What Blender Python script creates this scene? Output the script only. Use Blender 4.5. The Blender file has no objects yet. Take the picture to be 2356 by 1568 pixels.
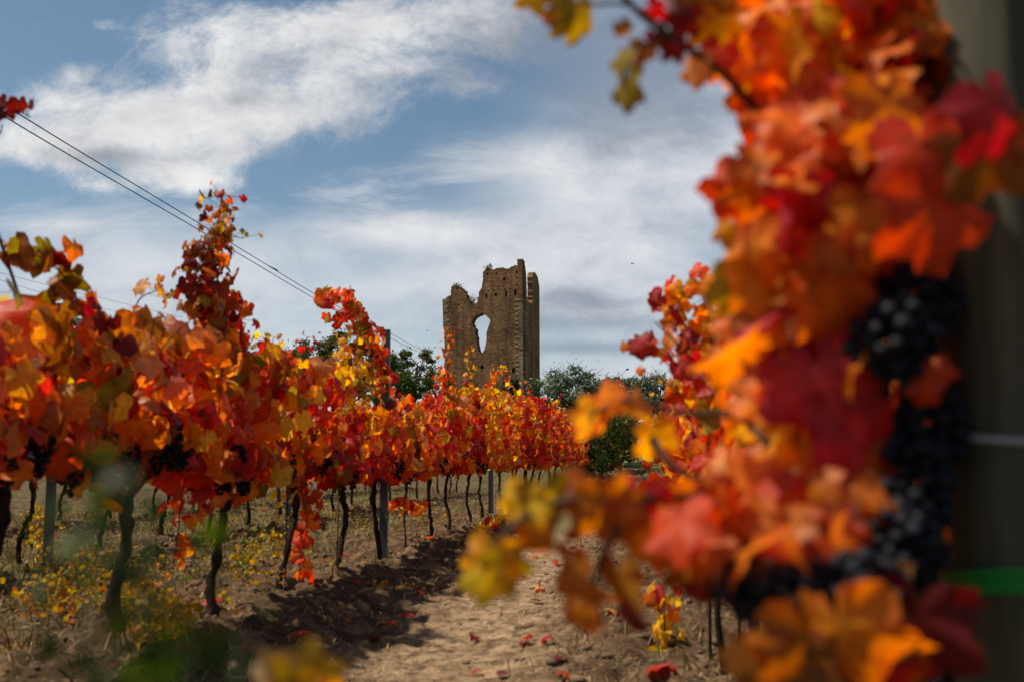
import bpy, math, random
import numpy as np
from mathutils import Vector
from mathutils.geometry import delaunay_2d_cdt

PI = math.pi
scene = bpy.context.scene
col = scene.collection
RNG = np.random.default_rng(11)

# ------------------------------------------------------------------ camera frame
CAM = np.array([0.0, 0.0, 0.79])
YAW, PITCH = math.radians(8.0), math.radians(6.8)
FPX = 35.0 / 36.0 * 2356.0
FH = np.array([-math.sin(YAW), math.cos(YAW), 0.0])
RH = np.array([math.cos(YAW), math.sin(YAW), 0.0])
UPV = np.array([0.0, 0.0, 1.0])
FW = FH * math.cos(PITCH) + UPV * math.sin(PITCH)
UC = -FH * math.sin(PITCH) + UPV * math.cos(PITCH)

def ray(u, v):
    return FW + RH * ((u - 1178.0) / FPX) + UC * ((784.0 - v) / FPX)
def at(u, v, d):
    return CAM + ray(u, v) * d
def on_x(u, v, X):
    r = ray(u, v); return CAM + r * ((X - CAM[0]) / r[0])

def unit(a):
    a = np.asarray(a, float)
    return a / np.maximum(np.linalg.norm(a, axis=-1, keepdims=True), 1e-9)

# ------------------------------------------------------------------ noise + terrain
def _hash(ix, iy, seed):
    h = (ix.astype(np.int64) * 374761393 + iy.astype(np.int64) * 668265263 + seed * 974711) & 0x7fffffff
    h = ((h ^ (h >> 13)) * 1274126177) & 0x7fffffff
    h = h ^ (h >> 16)
    return (h & 0xffff) / 65535.0
def vnoise(x, y, seed=0):
    x = np.asarray(x, float); y = np.asarray(y, float)
    ix = np.floor(x); iy = np.floor(y); fx = x - ix; fy = y - iy
    fx = fx * fx * (3 - 2 * fx); fy = fy * fy * (3 - 2 * fy)
    a = _hash(ix, iy, seed); b = _hash(ix + 1, iy, seed)
    c = _hash(ix, iy + 1, seed); d = _hash(ix + 1, iy + 1, seed)
    return (a * (1 - fx) + b * fx) * (1 - fy) + (c * (1 - fx) + d * fx) * fy - 0.5

ROW_A, ROW_B, ROW_C, ROW_D = -2.11, -4.5, -6.9, -9.3
ROW_R = 0.34
def sstep(a, b, x):
    t = np.clip((x - a) / (b - a), 0, 1); return t * t * (3 - 2 * t)
def lane(x, y):
    c = -0.92 + 0.08 * np.sin(y * 0.5)
    return np.exp(-((x - c) / 0.46) ** 2)
def hill(x, y):
    t = np.maximum(y - 30, 0)
    h = 4.6 * (1 - np.exp(-t / 50.0)) * 1.3
    h = h * (1 - 0.85 * sstep(100, 400, np.hypot(x, y)))
    return h + 0.02 * np.maximum(-x - 5, 0) * sstep(10, 20, y) * (1 - sstep(60, 300, np.hypot(x, y)))
def ground(x, y):
    x = np.asarray(x, float); y = np.asarray(y, float)
    z = hill(x, y)
    near = 1 - sstep(22, 40, y)
    for xr in (ROW_A, ROW_B, ROW_C, ROW_R):
        z = z + 0.05 * np.exp(-((x - xr) / 0.4) ** 2) * near
    rough = 1 - 0.72 * lane(x, y)
    z = z + rough * (0.07 * vnoise(x * 0.9, y * 0.9, 1) + 0.06 * vnoise(x * 2.7, y * 2.7, 2)
                     + 0.085 * vnoise(x * 7, y * 7, 3) + 0.06 * vnoise(x * 16, y * 16, 4))
    z = z + 0.012 * vnoise(x * 34, y * 34, 5)
    z = z - 0.03 * lane(x, y)
    far = sstep(25, 60, np.hypot(x, y))
    return z + far * (0.5 * vnoise(x * .06, y * .06, 6))
def gz(x, y): return float(ground(np.array([x]), np.array([y]))[0])
def on_ground(u, v):
    r = ray(u, v); t = 1.0; best = None
    for k in range(60):
        p = CAM + r * t
        g = gz(p[0], p[1])
        if r[2] >= -1e-4: return None
        t2 = (g - CAM[2]) / r[2]
        if abs(t2 - t) < 1e-4: break
        t = 0.5 * t + 0.5 * t2
    return CAM + r * t

# ------------------------------------------------------------------ materials
def new_mat(name):
    m = bpy.data.materials.new(name); m.use_nodes = True
    nt = m.node_tree; nt.nodes.clear()
    return m, nt
def N(nt, kind, **kw):
    n = nt.nodes.new(kind)
    for k, v in kw.items():
        if k in n.bl_rna.properties: setattr(n, k, v)
    return n
def setin(n, **kw):
    for k, v in kw.items():
        n.inputs[k.replace('_', ' ')].default_value = v
def ramp(nt, stops):
    r = nt.nodes.new('ShaderNodeValToRGB')
    e = r.color_ramp.elements
    while len(e) > 1: e.remove(e[-1])
    e[0].position = stops[0][0]; e[0].color = (*stops[0][1], 1)
    for p, c in stops[1:]:
        k = e.new(p); k.color = (*c, 1)
    return r
def noise_mat(name, stops, scale, rough=0.85, stretch=(1, 1, 1), bump=0.0, detail=6, scale2=None, bdist=0.02, spec=0.3):
    m, nt = new_mat(name)
    out = N(nt, 'ShaderNodeOutputMaterial'); b = N(nt, 'ShaderNodeBsdfPrincipled')
    setin(b, Roughness=rough); b.inputs['Specular IOR Level'].default_value = spec
    tc = N(nt, 'ShaderNodeTexCoord'); mp = N(nt, 'ShaderNodeMapping')
    mp.inputs['Scale'].default_value = stretch
    nt.links.new(tc.outputs['Object'], mp.inputs['Vector'])
    nz = N(nt, 'ShaderNodeTexNoise'); setin(nz, Scale=scale, Detail=detail, Roughness=0.65)
    nt.links.new(mp.outputs[0], nz.inputs['Vector'])
    r = ramp(nt, stops); nt.links.new(nz.outputs['Fac'], r.inputs[0])
    nt.links.new(r.outputs[0], b.inputs['Base Color'])
    if bump:
        bp = N(nt, 'ShaderNodeBump'); setin(bp, Strength=bump, Distance=bdist)
        nt.links.new(nz.outputs['Fac'], bp.inputs['Height']); nt.links.new(bp.outputs[0], b.inputs['Normal'])
    nt.links.new(b.outputs[0], out.inputs[0])
    return m

def leaf_mat(name, trans=0.5, rough=0.5, spec=0.28, nscale=45, blotch=.5):
    m, nt = new_mat(name)
    out = N(nt, 'ShaderNodeOutputMaterial'); b = N(nt, 'ShaderNodeBsdfPrincipled')
    setin(b, Roughness=rough); b.inputs['Specular IOR Level'].default_value = spec
    at_ = N(nt, 'ShaderNodeAttribute', attribute_name='Col')
    tc = N(nt, 'ShaderNodeTexCoord')
    nz = N(nt, 'ShaderNodeTexNoise'); setin(nz, Scale=nscale, Detail=4, Roughness=0.6)
    nt.links.new(tc.outputs['Object'], nz.inputs['Vector'])
    mr = N(nt, 'ShaderNodeMapRange'); setin(mr, From_Min=0.3, From_Max=0.75, To_Min=0.72, To_Max=1.22)
    nt.links.new(nz.outputs['Fac'], mr.inputs['Value'])
    mx = N(nt, 'ShaderNodeVectorMath', operation='SCALE')
    nt.links.new(at_.outputs['Color'], mx.inputs[0]); nt.links.new(mr.outputs[0], mx.inputs['Scale'])
    n2 = N(nt, 'ShaderNodeTexNoise'); setin(n2, Scale=nscale * .55, Detail=5, Roughness=.62); nt.links.new(tc.outputs['Object'], n2.inputs['Vector'])
    m2 = N(nt, 'ShaderNodeMapRange'); setin(m2, From_Min=.56, From_Max=.68, To_Min=0, To_Max=blotch); nt.links.new(n2.outputs['Fac'], m2.inputs['Value'])
    bl = N(nt, 'ShaderNodeMixRGB', blend_type='MULTIPLY'); bl.inputs[2].default_value = (.42, .34, .5, 1)
    nt.links.new(m2.outputs[0], bl.inputs[0]); nt.links.new(mx.outputs[0], bl.inputs[1]); mx = bl
    nt.links.new(mx.outputs[0], b.inputs['Base Color'])
    tr = N(nt, 'ShaderNodeBsdfTranslucent')
    gm = N(nt, 'ShaderNodeGamma'); gm.inputs[1].default_value = 1.2
    hs = N(nt, 'ShaderNodeHueSaturation'); setin(hs, Saturation=1.1, Value=2.15)
    nt.links.new(mx.outputs[0], gm.inputs[0]); nt.links.new(gm.outputs[0], hs.inputs['Color']); nt.links.new(hs.outputs[0], tr.inputs['Color'])
    ms = N(nt, 'ShaderNodeMixShader'); ms.inputs[0].default_value = trans
    nt.links.new(b.outputs[0], ms.inputs[1]); nt.links.new(tr.outputs[0], ms.inputs[2])
    nt.links.new(ms.outputs[0], out.inputs[0])
    return m

M = {}
M['leaf'] = leaf_mat('vine_leaf')
M['tree_leaf'] = leaf_mat('tree_leaf', 0.22, 0.6, 0.25, 2.0, 0.0)
M['bark'] = noise_mat('vine_bark', [(0.3, (.008, .006, .005)), (0.6, (.035, .024, .017)), (0.8, (.06, .042, .03))], 30, .95, (1, 1, .25), .8, spec=.05)
M['cane'] = noise_mat('vine_cane', [(0.3, (.05, .022, .012)), (0.7, (.13, .06, .03))], 25, .7, (1, 1, .3), .2)
M['tree_bark'] = noise_mat('tree_bark', [(0.3, (.02, .017, .013)), (0.7, (.08, .065, .05))], 6, .95, (1, 1, .3), .6)
M['metal'] = noise_mat('galvanised_post', [(0.3, (.045, .05, .058)), (0.7, (.09, .096, .108))], 9, .5, (1, 1, .2), .1)
M['wire'] = noise_mat('steel_wire', [(0.3, (.30, .29, .28)), (0.7, (.42, .40, .38))], 12, .4)
M['cable'] = noise_mat('power_cable', [(0.3, (.06, .06, .07)), (0.7, (.11, .11, .125))], 3, .6)
M['tie'] = noise_mat('green_tie', [(0.3, (.012, .2, .02)), (0.7, (.03, .36, .05))], 60, .4, (1, 1, 3), .2)
M['bird'] = noise_mat('dark_plumage', [(0.3, (.012, .011, .012)), (0.7, (.04, .038, .04))], 20, .6)
M['stalk'] = noise_mat('green_stalk', [(0.3, (.05, .08, .015)), (0.7, (.09, .13, .03))], 40, .6)

def wood_post():
    m, nt = new_mat('weathered_wood')
    out = N(nt, 'ShaderNodeOutputMaterial'); b = N(nt, 'ShaderNodeBsdfPrincipled'); setin(b, Roughness=.85)
    tc = N(nt, 'ShaderNodeTexCoord'); mp = N(nt, 'ShaderNodeMapping'); mp.inputs['Scale'].default_value = (1, 1, .06)
    nt.links.new(tc.outputs['Object'], mp.inputs[0])
    nz = N(nt, 'ShaderNodeTexNoise'); setin(nz, Scale=55, Detail=6, Roughness=.7); nt.links.new(mp.outputs[0], nz.inputs['Vector'])
    n2 = N(nt, 'ShaderNodeTexNoise'); setin(n2, Scale=7, Detail=3); nt.links.new(tc.outputs['Object'], n2.inputs['Vector'])
    r = ramp(nt, [(.3, (.010, .009, .004)), (.46, (.05, .045, .021)), (.66, (.15, .13, .07))]); nt.links.new(nz.outputs['Fac'], r.inputs[0])
    r2 = ramp(nt, [(.4, (.032, .038, .012)), (.65, (.09, .076, .044))]); nt.links.new(n2.outputs['Fac'], r2.inputs[0])
    mx = N(nt, 'ShaderNodeMixRGB'); mx.inputs[0].default_value = .45
    nt.links.new(r.outputs[0], mx.inputs[1]); nt.links.new(r2.outputs[0], mx.inputs[2]); nt.links.new(mx.outputs[0], b.inputs['Base Color'])
    bp = N(nt, 'ShaderNodeBump'); setin(bp, Strength=.6, Distance=.004); nt.links.new(nz.outputs['Fac'], bp.inputs['Height']); nt.links.new(bp.outputs[0], b.inputs['Normal'])
    nt.links.new(b.outputs[0], out.inputs[0]); return m
M['wood'] = wood_post()

def grape_mat():
    m, nt = new_mat('black_grape')
    out = N(nt, 'ShaderNodeOutputMaterial'); b = N(nt, 'ShaderNodeBsdfPrincipled'); setin(b, Roughness=.62); b.inputs['Specular IOR Level'].default_value = .2
    tc = N(nt, 'ShaderNodeTexCoord'); nz = N(nt, 'ShaderNodeTexNoise'); setin(nz, Scale=90, Detail=4)
    nt.links.new(tc.outputs['Object'], nz.inputs['Vector'])
    r = ramp(nt, [(.35, (.004, .004, .006)), (.6, (.007, .0075, .012)), (.8, (.022, .023, .031))])
    nt.links.new(nz.outputs['Fac'], r.inputs[0]); nt.links.new(r.outputs[0], b.inputs['Base Color'])
    nt.links.new(b.outputs[0], out.inputs[0]); return m
M['grape'] = grape_mat()

def masonry(name, dark, mid, light, seed):
    m, nt = new_mat(name)
    out = N(nt, 'ShaderNodeOutputMaterial'); b = N(nt, 'ShaderNodeBsdfPrincipled'); setin(b, Roughness=.95)
    b.inputs['Specular IOR Level'].default_value = .15
    tc = N(nt, 'ShaderNodeTexCoord')
    mp = N(nt, 'ShaderNodeMapping'); mp.inputs['Scale'].default_value = (1, 1, 2.6); mp.inputs['Location'].default_value = (seed, seed, seed)
    nt.links.new(tc.outputs['Object'], mp.inputs[0])
    n1 = N(nt, 'ShaderNodeTexNoise'); setin(n1, Scale=5.5, Detail=8, Roughness=.72); nt.links.new(mp.outputs[0], n1.inputs['Vector'])
    n2 = N(nt, 'ShaderNodeTexNoise'); setin(n2, Scale=.55, Detail=5, Roughness=.6); nt.links.new(tc.outputs['Object'], n2.inputs['Vector'])
    v = N(nt, 'ShaderNodeTexVoronoi'); setin(v, Scale=3.6)
    nt.links.new(mp.outputs[0], v.inputs['Vector'])
    r = ramp(nt, [(.28, dark), (.5, mid), (.75, light)])
    add = N(nt, 'ShaderNodeMath', operation='MULTIPLY_ADD'); add.inputs[1].default_value = .26
    sep = N(nt, 'ShaderNodeSeparateColor'); nt.links.new(v.outputs['Color'], sep.inputs[0])
    sb = N(nt, 'ShaderNodeMath', operation='SUBTRACT'); sb.inputs[1].default_value = .5; nt.links.new(sep.outputs[0], sb.inputs[0])
    nt.links.new(sb.outputs[0], add.inputs[0]); nt.links.new(n1.outputs['Fac'], add.inputs[2])
    nt.links.new(add.outputs[0], r.inputs[0])
    r2 = ramp(nt, [(.35, (.62, .60, .58)), (.65, (1.12, 1.1, 1.05))]); nt.links.new(n2.outputs['Fac'], r2.inputs[0])
    mq = N(nt, 'ShaderNodeMapping'); mq.inputs['Scale'].default_value = (1.4, 1.4, .1); nt.links.new(tc.outputs['Object'], mq.inputs[0])
    n3 = N(nt, 'ShaderNodeTexNoise'); setin(n3, Scale=1.5, Detail=5, Roughness=.6); nt.links.new(mq.outputs[0], n3.inputs['Vector'])
    r3 = ramp(nt, [(.36, (.6, .56, .54)), (.52, (1, 1, 1)), (.7, (1.12, 1.1, 1.08))]); nt.links.new(n3.outputs['Fac'], r3.inputs[0])
    m3 = N(nt, 'ShaderNodeMixRGB', blend_type='MULTIPLY'); m3.inputs[0].default_value = .8
    nt.links.new(r.outputs[0], m3.inputs[1]); nt.links.new(r3.outputs[0], m3.inputs[2])
    mx = N(nt, 'ShaderNodeMixRGB', blend_type='MULTIPLY'); mx.inputs[0].default_value = 1
    nt.links.new(m3.outputs[0], mx.inputs[1]); nt.links.new(r2.outputs[0], mx.inputs[2]); nt.links.new(mx.outputs[0], b.inputs['Base Color'])
    bp = N(nt, 'ShaderNodeBump'); setin(bp, Strength=.9, Distance=.08); nt.links.new(add.outputs[0], bp.inputs['Height']); nt.links.new(bp.outputs[0], b.inputs['Normal'])
    nt.links.new(b.outputs[0], out.inputs[0]); return m
M['masonry'] = masonry('brick_masonry', (.14, .066, .032), (.27, .136, .070), (.41, .232, .130), 0)
M['quoin'] = masonry('pale_cornerstone', (.22, .155, .09), (.40, .29, .18), (.58, .45, .31), 5)

def ground_mat():
    m, nt = new_mat('vineyard_soil')
    L = nt.links.new
    out = N(nt, 'ShaderNodeOutputMaterial'); b = N(nt, 'ShaderNodeBsdfPrincipled'); setin(b, Roughness=.95)
    b.inputs['Specular IOR Level'].default_value = .1
    tc = N(nt, 'ShaderNodeTexCoord')
    a = N(nt, 'ShaderNodeAttribute', attribute_name='Col'); sep = N(nt, 'ShaderNodeSeparateColor'); L(a.outputs['Color'], sep.inputs[0])
    n1 = N(nt, 'ShaderNodeTexNoise'); setin(n1, Scale=9, Detail=9, Roughness=.72); L(tc.outputs['Object'], n1.inputs['Vector'])
    n2 = N(nt, 'ShaderNodeTexNoise'); setin(n2, Scale=1.6, Detail=5, Roughness=.6); L(tc.outputs['Object'], n2.inputs['Vector'])
    n3 = N(nt, 'ShaderNodeTexNoise'); setin(n3, Scale=55, Detail=6, Roughness=.75); L(tc.outputs['Object'], n3.inputs['Vector'])
    loam = ramp(nt, [(.33, (.035, .02, .01)), (.48, (.09, .052, .026)), (.62, (.19, .115, .058)), (.8, (.33, .22, .12))]); L(n1.outputs['Fac'], loam.inputs[0])
    sand = ramp(nt, [(.3, (.11, .065, .032)), (.43, (.205, .128, .066)), (.56, (.35, .235, .132)), (.75, (.47, .33, .195))]); L(n1.outputs['Fac'], sand.inputs[0])
    # sandy lane from the attribute, its edge broken by noise
    s = N(nt, 'ShaderNodeMath', operation='MULTIPLY_ADD'); s.inputs[1].default_value = 1.5; 
    L(n2.outputs['Fac'], s.inputs[0]); L(sep.outputs[0], s.inputs[2])
    sm = N(nt, 'ShaderNodeMapRange'); setin(sm, From_Min=1.05, From_Max=1.6); L(s.outputs[0], sm.inputs['Value'])
    mx = N(nt, 'ShaderNodeMixRGB'); L(sm.outputs[0], mx.inputs[0]); L(loam.outputs[0], mx.inputs[1]); L(sand.outputs[0], mx.inputs[2])
    grn = ramp(nt, [(.3, (.05, .085, .012)), (.55, (.11, .165, .028)), (.8, (.19, .21, .055))]); L(n1.outputs['Fac'], grn.inputs[0])
    gm = N(nt, 'ShaderNodeMixRGB'); L(sep.outputs[1], gm.inputs[0]); L(mx.outputs[0], gm.inputs[1]); L(grn.outputs[0], gm.inputs[2])
    sp = ramp(nt, [(.35, (.55, .5, .46)), (.5, (1, 1, 1)), (.7, (1.15, 1.12, 1.08))]); L(n3.outputs['Fac'], sp.inputs[0])
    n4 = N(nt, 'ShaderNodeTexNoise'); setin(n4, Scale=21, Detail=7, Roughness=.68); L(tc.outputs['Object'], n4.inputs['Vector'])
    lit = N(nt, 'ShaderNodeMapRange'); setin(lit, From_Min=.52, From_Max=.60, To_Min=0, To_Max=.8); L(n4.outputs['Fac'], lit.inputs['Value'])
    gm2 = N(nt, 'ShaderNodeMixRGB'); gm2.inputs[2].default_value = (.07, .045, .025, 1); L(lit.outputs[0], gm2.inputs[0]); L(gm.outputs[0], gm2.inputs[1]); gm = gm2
    m2 = N(nt, 'ShaderNodeMixRGB', blend_type='MULTIPLY'); m2.inputs[0].default_value = 1
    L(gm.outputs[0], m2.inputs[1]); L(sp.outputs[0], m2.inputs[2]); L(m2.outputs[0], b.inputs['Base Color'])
    bp = N(nt, 'ShaderNodeBump'); setin(bp, Strength=.7, Distance=.03); L(n1.outputs['Fac'], bp.inputs['Height'])
    b2 = N(nt, 'ShaderNodeBump'); setin(b2, Strength=.6, Distance=.006); L(n3.outputs['Fac'], b2.inputs['Height']); L(bp.outputs[0], b2.inputs['Normal'])
    L(b2.outputs[0], b.inputs['Normal']); L(b.outputs[0], out.inputs[0]); return m
M['soil'] = ground_mat()
M['clod'] = noise_mat('dry_clod', [(.3, (.05, .031, .017)), (.55, (.15, .095, .052)), (.8, (.30, .20, .115))], 14, .95, bump=.5, bdist=.01)

# ------------------------------------------------------------------ object helpers
def mesh_obj(name, V, F, m, parent=None, smooth=False, colors=None, origin=None):
    V = np.asarray(V, float)
    if parent is not None: V = V - np.array(parent['_o'])
    elif origin is not None: V = V - np.asarray(origin)
    me = bpy.data.meshes.new(name)
    F_is_arr = isinstance(F, np.ndarray)
    if F_is_arr:
        k = F.shape[1]; nf = len(F)
        me.vertices.add(len(V)); me.vertices.foreach_set('co', V.astype(np.float32).ravel())
        me.loops.add(nf * k); me.loops.foreach_set('vertex_index', F.astype(np.int32).ravel())
        me.polygons.add(nf)
        me.polygons.foreach_set('loop_start', np.arange(0, nf * k, k, dtype=np.int32))
        me.update(calc_edges=True)
    else:
        me.from_pydata(V.tolist(), [], F); me.update()
    if colors is not None:
        ca = me.color_attributes.new('Col', 'FLOAT_COLOR', 'POINT')
        c4 = np.ones((len(V), 4), np.float32); c4[:, :3] = colors
        ca.data.foreach_set('color', c4.ravel())
    if smooth:
        me.polygons.foreach_set('use_smooth', np.ones(len(me.polygons), bool))
    me.materials.append(m)
    o = bpy.data.objects.new(name, me); col.objects.link(o)
    if parent is not None: o.parent = parent
    elif origin is not None: o.location = origin
    return o

def tag(o, label=None, cat=None, group=None, kind=None):
    if label: o['label'] = label
    if cat: o['category'] = cat
    if group: o['group'] = group
    if kind: o['kind'] = kind
    return o
def thing(name, label, cat, loc, group=None):
    o = bpy.data.objects.new(name, None); col.objects.link(o)
    o.empty_display_size = .1
    o.location = [float(c) for c in loc]; o['_o'] = [float(c) for c in loc]
    return tag(o, label, cat, group)

class MB:
    def __init__(s): s.v = []; s.f = []
    def add(s, V, F):
        b = sum(len(x) for x in s.v); s.v.append(np.asarray(V, float)); s.f += [[i + b for i in f] for f in F]
    def tube(s, pts, rad, n=7, cap=True):
        pts = np.asarray(pts, float); k = len(pts)
        rad = np.broadcast_to(np.asarray(rad, float), (k,)) if np.ndim(rad) else np.full(k, rad)
        tan = np.gradient(pts, axis=0); tan = unit(tan)
        ref = np.array([0.31, 0.17, 0.93]) if abs(tan[0] @ np.array([0.31, 0.17, 0.93])) < .9 else np.array([.9, .3, .1])
        a = unit(np.cross(tan, ref)); b = np.cross(tan, a)
        ang = np.linspace(0, 2 * PI, n, endpoint=False)
        V = (pts[:, None] + rad[:, None, None] * (a[:, None] * np.cos(ang)[None, :, None] + b[:, None] * np.sin(ang)[None, :, None])).reshape(-1, 3)
        F = []
        for i in range(k - 1):
            for j in range(n):
                j2 = (j + 1) % n
                F.append([i * n + j, i * n + j2, (i + 1) * n + j2, (i + 1) * n + j])
        if cap: F += [list(range(n))[::-1], [(k - 1) * n + j for j in range(n)]]
        s.add(V, F)
    def box(s, c, h, rot=0.0):
        c = np.asarray(c, float); ca, sa = math.cos(rot), math.sin(rot)
        V = []
        for z in (-1, 1):
            for x, y in ((-1, -1), (1, -1), (1, 1), (-1, 1)):
                X, Y = x * h[0], y * h[1]
                V.append(c + np.array([X * ca - Y * sa, X * sa + Y * ca, z * h[2]]))
        s.add(V, [[3, 2, 1, 0], [4, 5, 6, 7], [0, 1, 5, 4], [1, 2, 6, 5], [2, 3, 7, 6], [3, 0, 4, 7]])
    def build(s, name, m, parent=None, smooth=True, origin=None):
        if not s.v: return None
        return mesh_obj(name, np.concatenate(s.v), s.f, m, parent, smooth, origin=origin)

def smooth_line(pts, n=24):
    pts = np.asarray(pts, float)
    if len(pts) < 3:
        t = np.linspace(0, 1, n)[:, None]; return pts[0] * (1 - t) + pts[-1] * t
    P = np.vstack([2 * pts[0] - pts[1], pts, 2 * pts[-1] - pts[-2]])
    out = []
    segs = len(pts) - 1; m = max(2, n // segs)
    for i in range(segs):
        p0, p1, p2, p3 = P[i:i + 4]
        for t in np.linspace(0, 1, m, endpoint=False):
            out.append(.5 * ((2 * p1) + (-p0 + p2) * t + (2 * p0 - 5 * p1 + 4 * p2 - p3) * t * t + (-p0 + 3 * p1 - 3 * p2 + p3) * t ** 3))
    out.append(pts[-1]); return np.array(out)

# ------------------------------------------------------------------ vine leaves
KEY_A = np.radians([0, 12, 27, 40, 55, 68, 84, 98, 113, 130, 150, 168, 177])
KEY_R = np.array([1.0, .90, .64, .80, .93, .83, .58, .68, .78, .70, .55, .40, .07])
def leaf_template(n, rings, rng, teeth=.06, curl=1.15):
    th = np.linspace(-176, 176, n) * PI / 180
    r = np.interp(np.abs(th), KEY_A, KEY_R)
    if n >= 30: r = r * (1 + teeth * np.where(np.arange(n) % 2 == 0, 1, -1))
    r = r * (1 + rng.normal(0, .05, n))
    V = [[0, 0, 0]]; T = [0.0]
    for f in rings:
        for i in range(n):
            V.append([math.sin(th[i]) * r[i] * f, math.cos(th[i]) * r[i] * f, 0]); T.append(f)
    V = np.array(V); T = np.array(T)
    fold = rng.uniform(-.15, .75) * curl; bend = rng.uniform(.1, .75) * curl; tw = rng.uniform(-.35, .35) * curl
    wav = rng.uniform(.05, .18) * curl; ph = rng.uniform(0, 6)
    x, y = V[:, 0].copy(), V[:, 1].copy(); rr = np.hypot(x, y); ang = np.arctan2(x, y)
    # fold along the midrib and bend of the tip, both as rolls so that the blade keeps its length
    ax = np.abs(x); V[:, 0] = np.sign(x) * ax * np.cos(fold * ax); z = -ax * np.sin(fold * ax)
    yb = y; V[:, 1] = np.where(y > 0, yb * np.cos(bend * np.maximum(y, 0)), y); z = z - np.maximum(y, 0) * np.sin(bend * np.maximum(y, 0))
    z = z + wav * np.sin(5 * ang + ph) * rr ** 2 + tw * x * y + .05 * np.cos(11 * ang + ph) * rr ** 2
    V[:, 2] = z
    F = []
    for i in range(n - 1):
        F.append([0, 1 + i, 2 + i])
        for k in range(len(rings) - 1):
            a = 1 + k * n + i; b = a + 1; c = a + n; d = b + n
            F += [[a, c, d], [a, d, b]]
    vein = np.ones(len(V))
    for va in (0, .94, -.94, 1.95, -1.95):
        vein = np.minimum(vein, np.abs(np.arctan2(x, y) - va) / .5)
    vein[0] = 0
    return V, np.array(F), T, np.clip(vein, 0, 1)
_tr = np.random.default_rng(5)
TPL = {'hi': [leaf_template(42, (.35, .7, 1.0), _tr) for _ in range(9)],
       'mid': [leaf_template(19, (.55, 1.0), _tr) for _ in range(8)],
       'lo': [leaf_template(11, (1.0,), _tr) for _ in range(6)]}

PAL = {'crimson': ((.54, .062, .05), (.40, .018, .034)), 'red': ((.64, .085, .012), (.54, .03, .008)),
       'orange': ((.72, .24, .012), (.66, .105, .006)), 'gold': ((.76, .42, .018), (.70, .24, .008)),
       'yellow': ((.78, .52, .035), (.74, .43, .015)), 'olive': ((.30, .24, .015), (.30, .13, .01)),
       'rust': ((.36, .14, .012), (.32, .06, .008)), 'maroon': ((.20, .022, .014), (.14, .010, .014)),
       'peach': ((.74, .38, .12), (.68, .19, .06)), 'green': ((.085, .13, .015), (.07, .09, .014)),
       'dkgreen': ((.035, .055, .01), (.04, .042, .01)), 'weed': ((.018, .05, .003), (.02, .055, .004)),
       'straw': ((.42, .33, .12), (.36, .26, .09)), 'wyellow': ((.55, .35, .015), (.45, .24, .01))}

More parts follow.
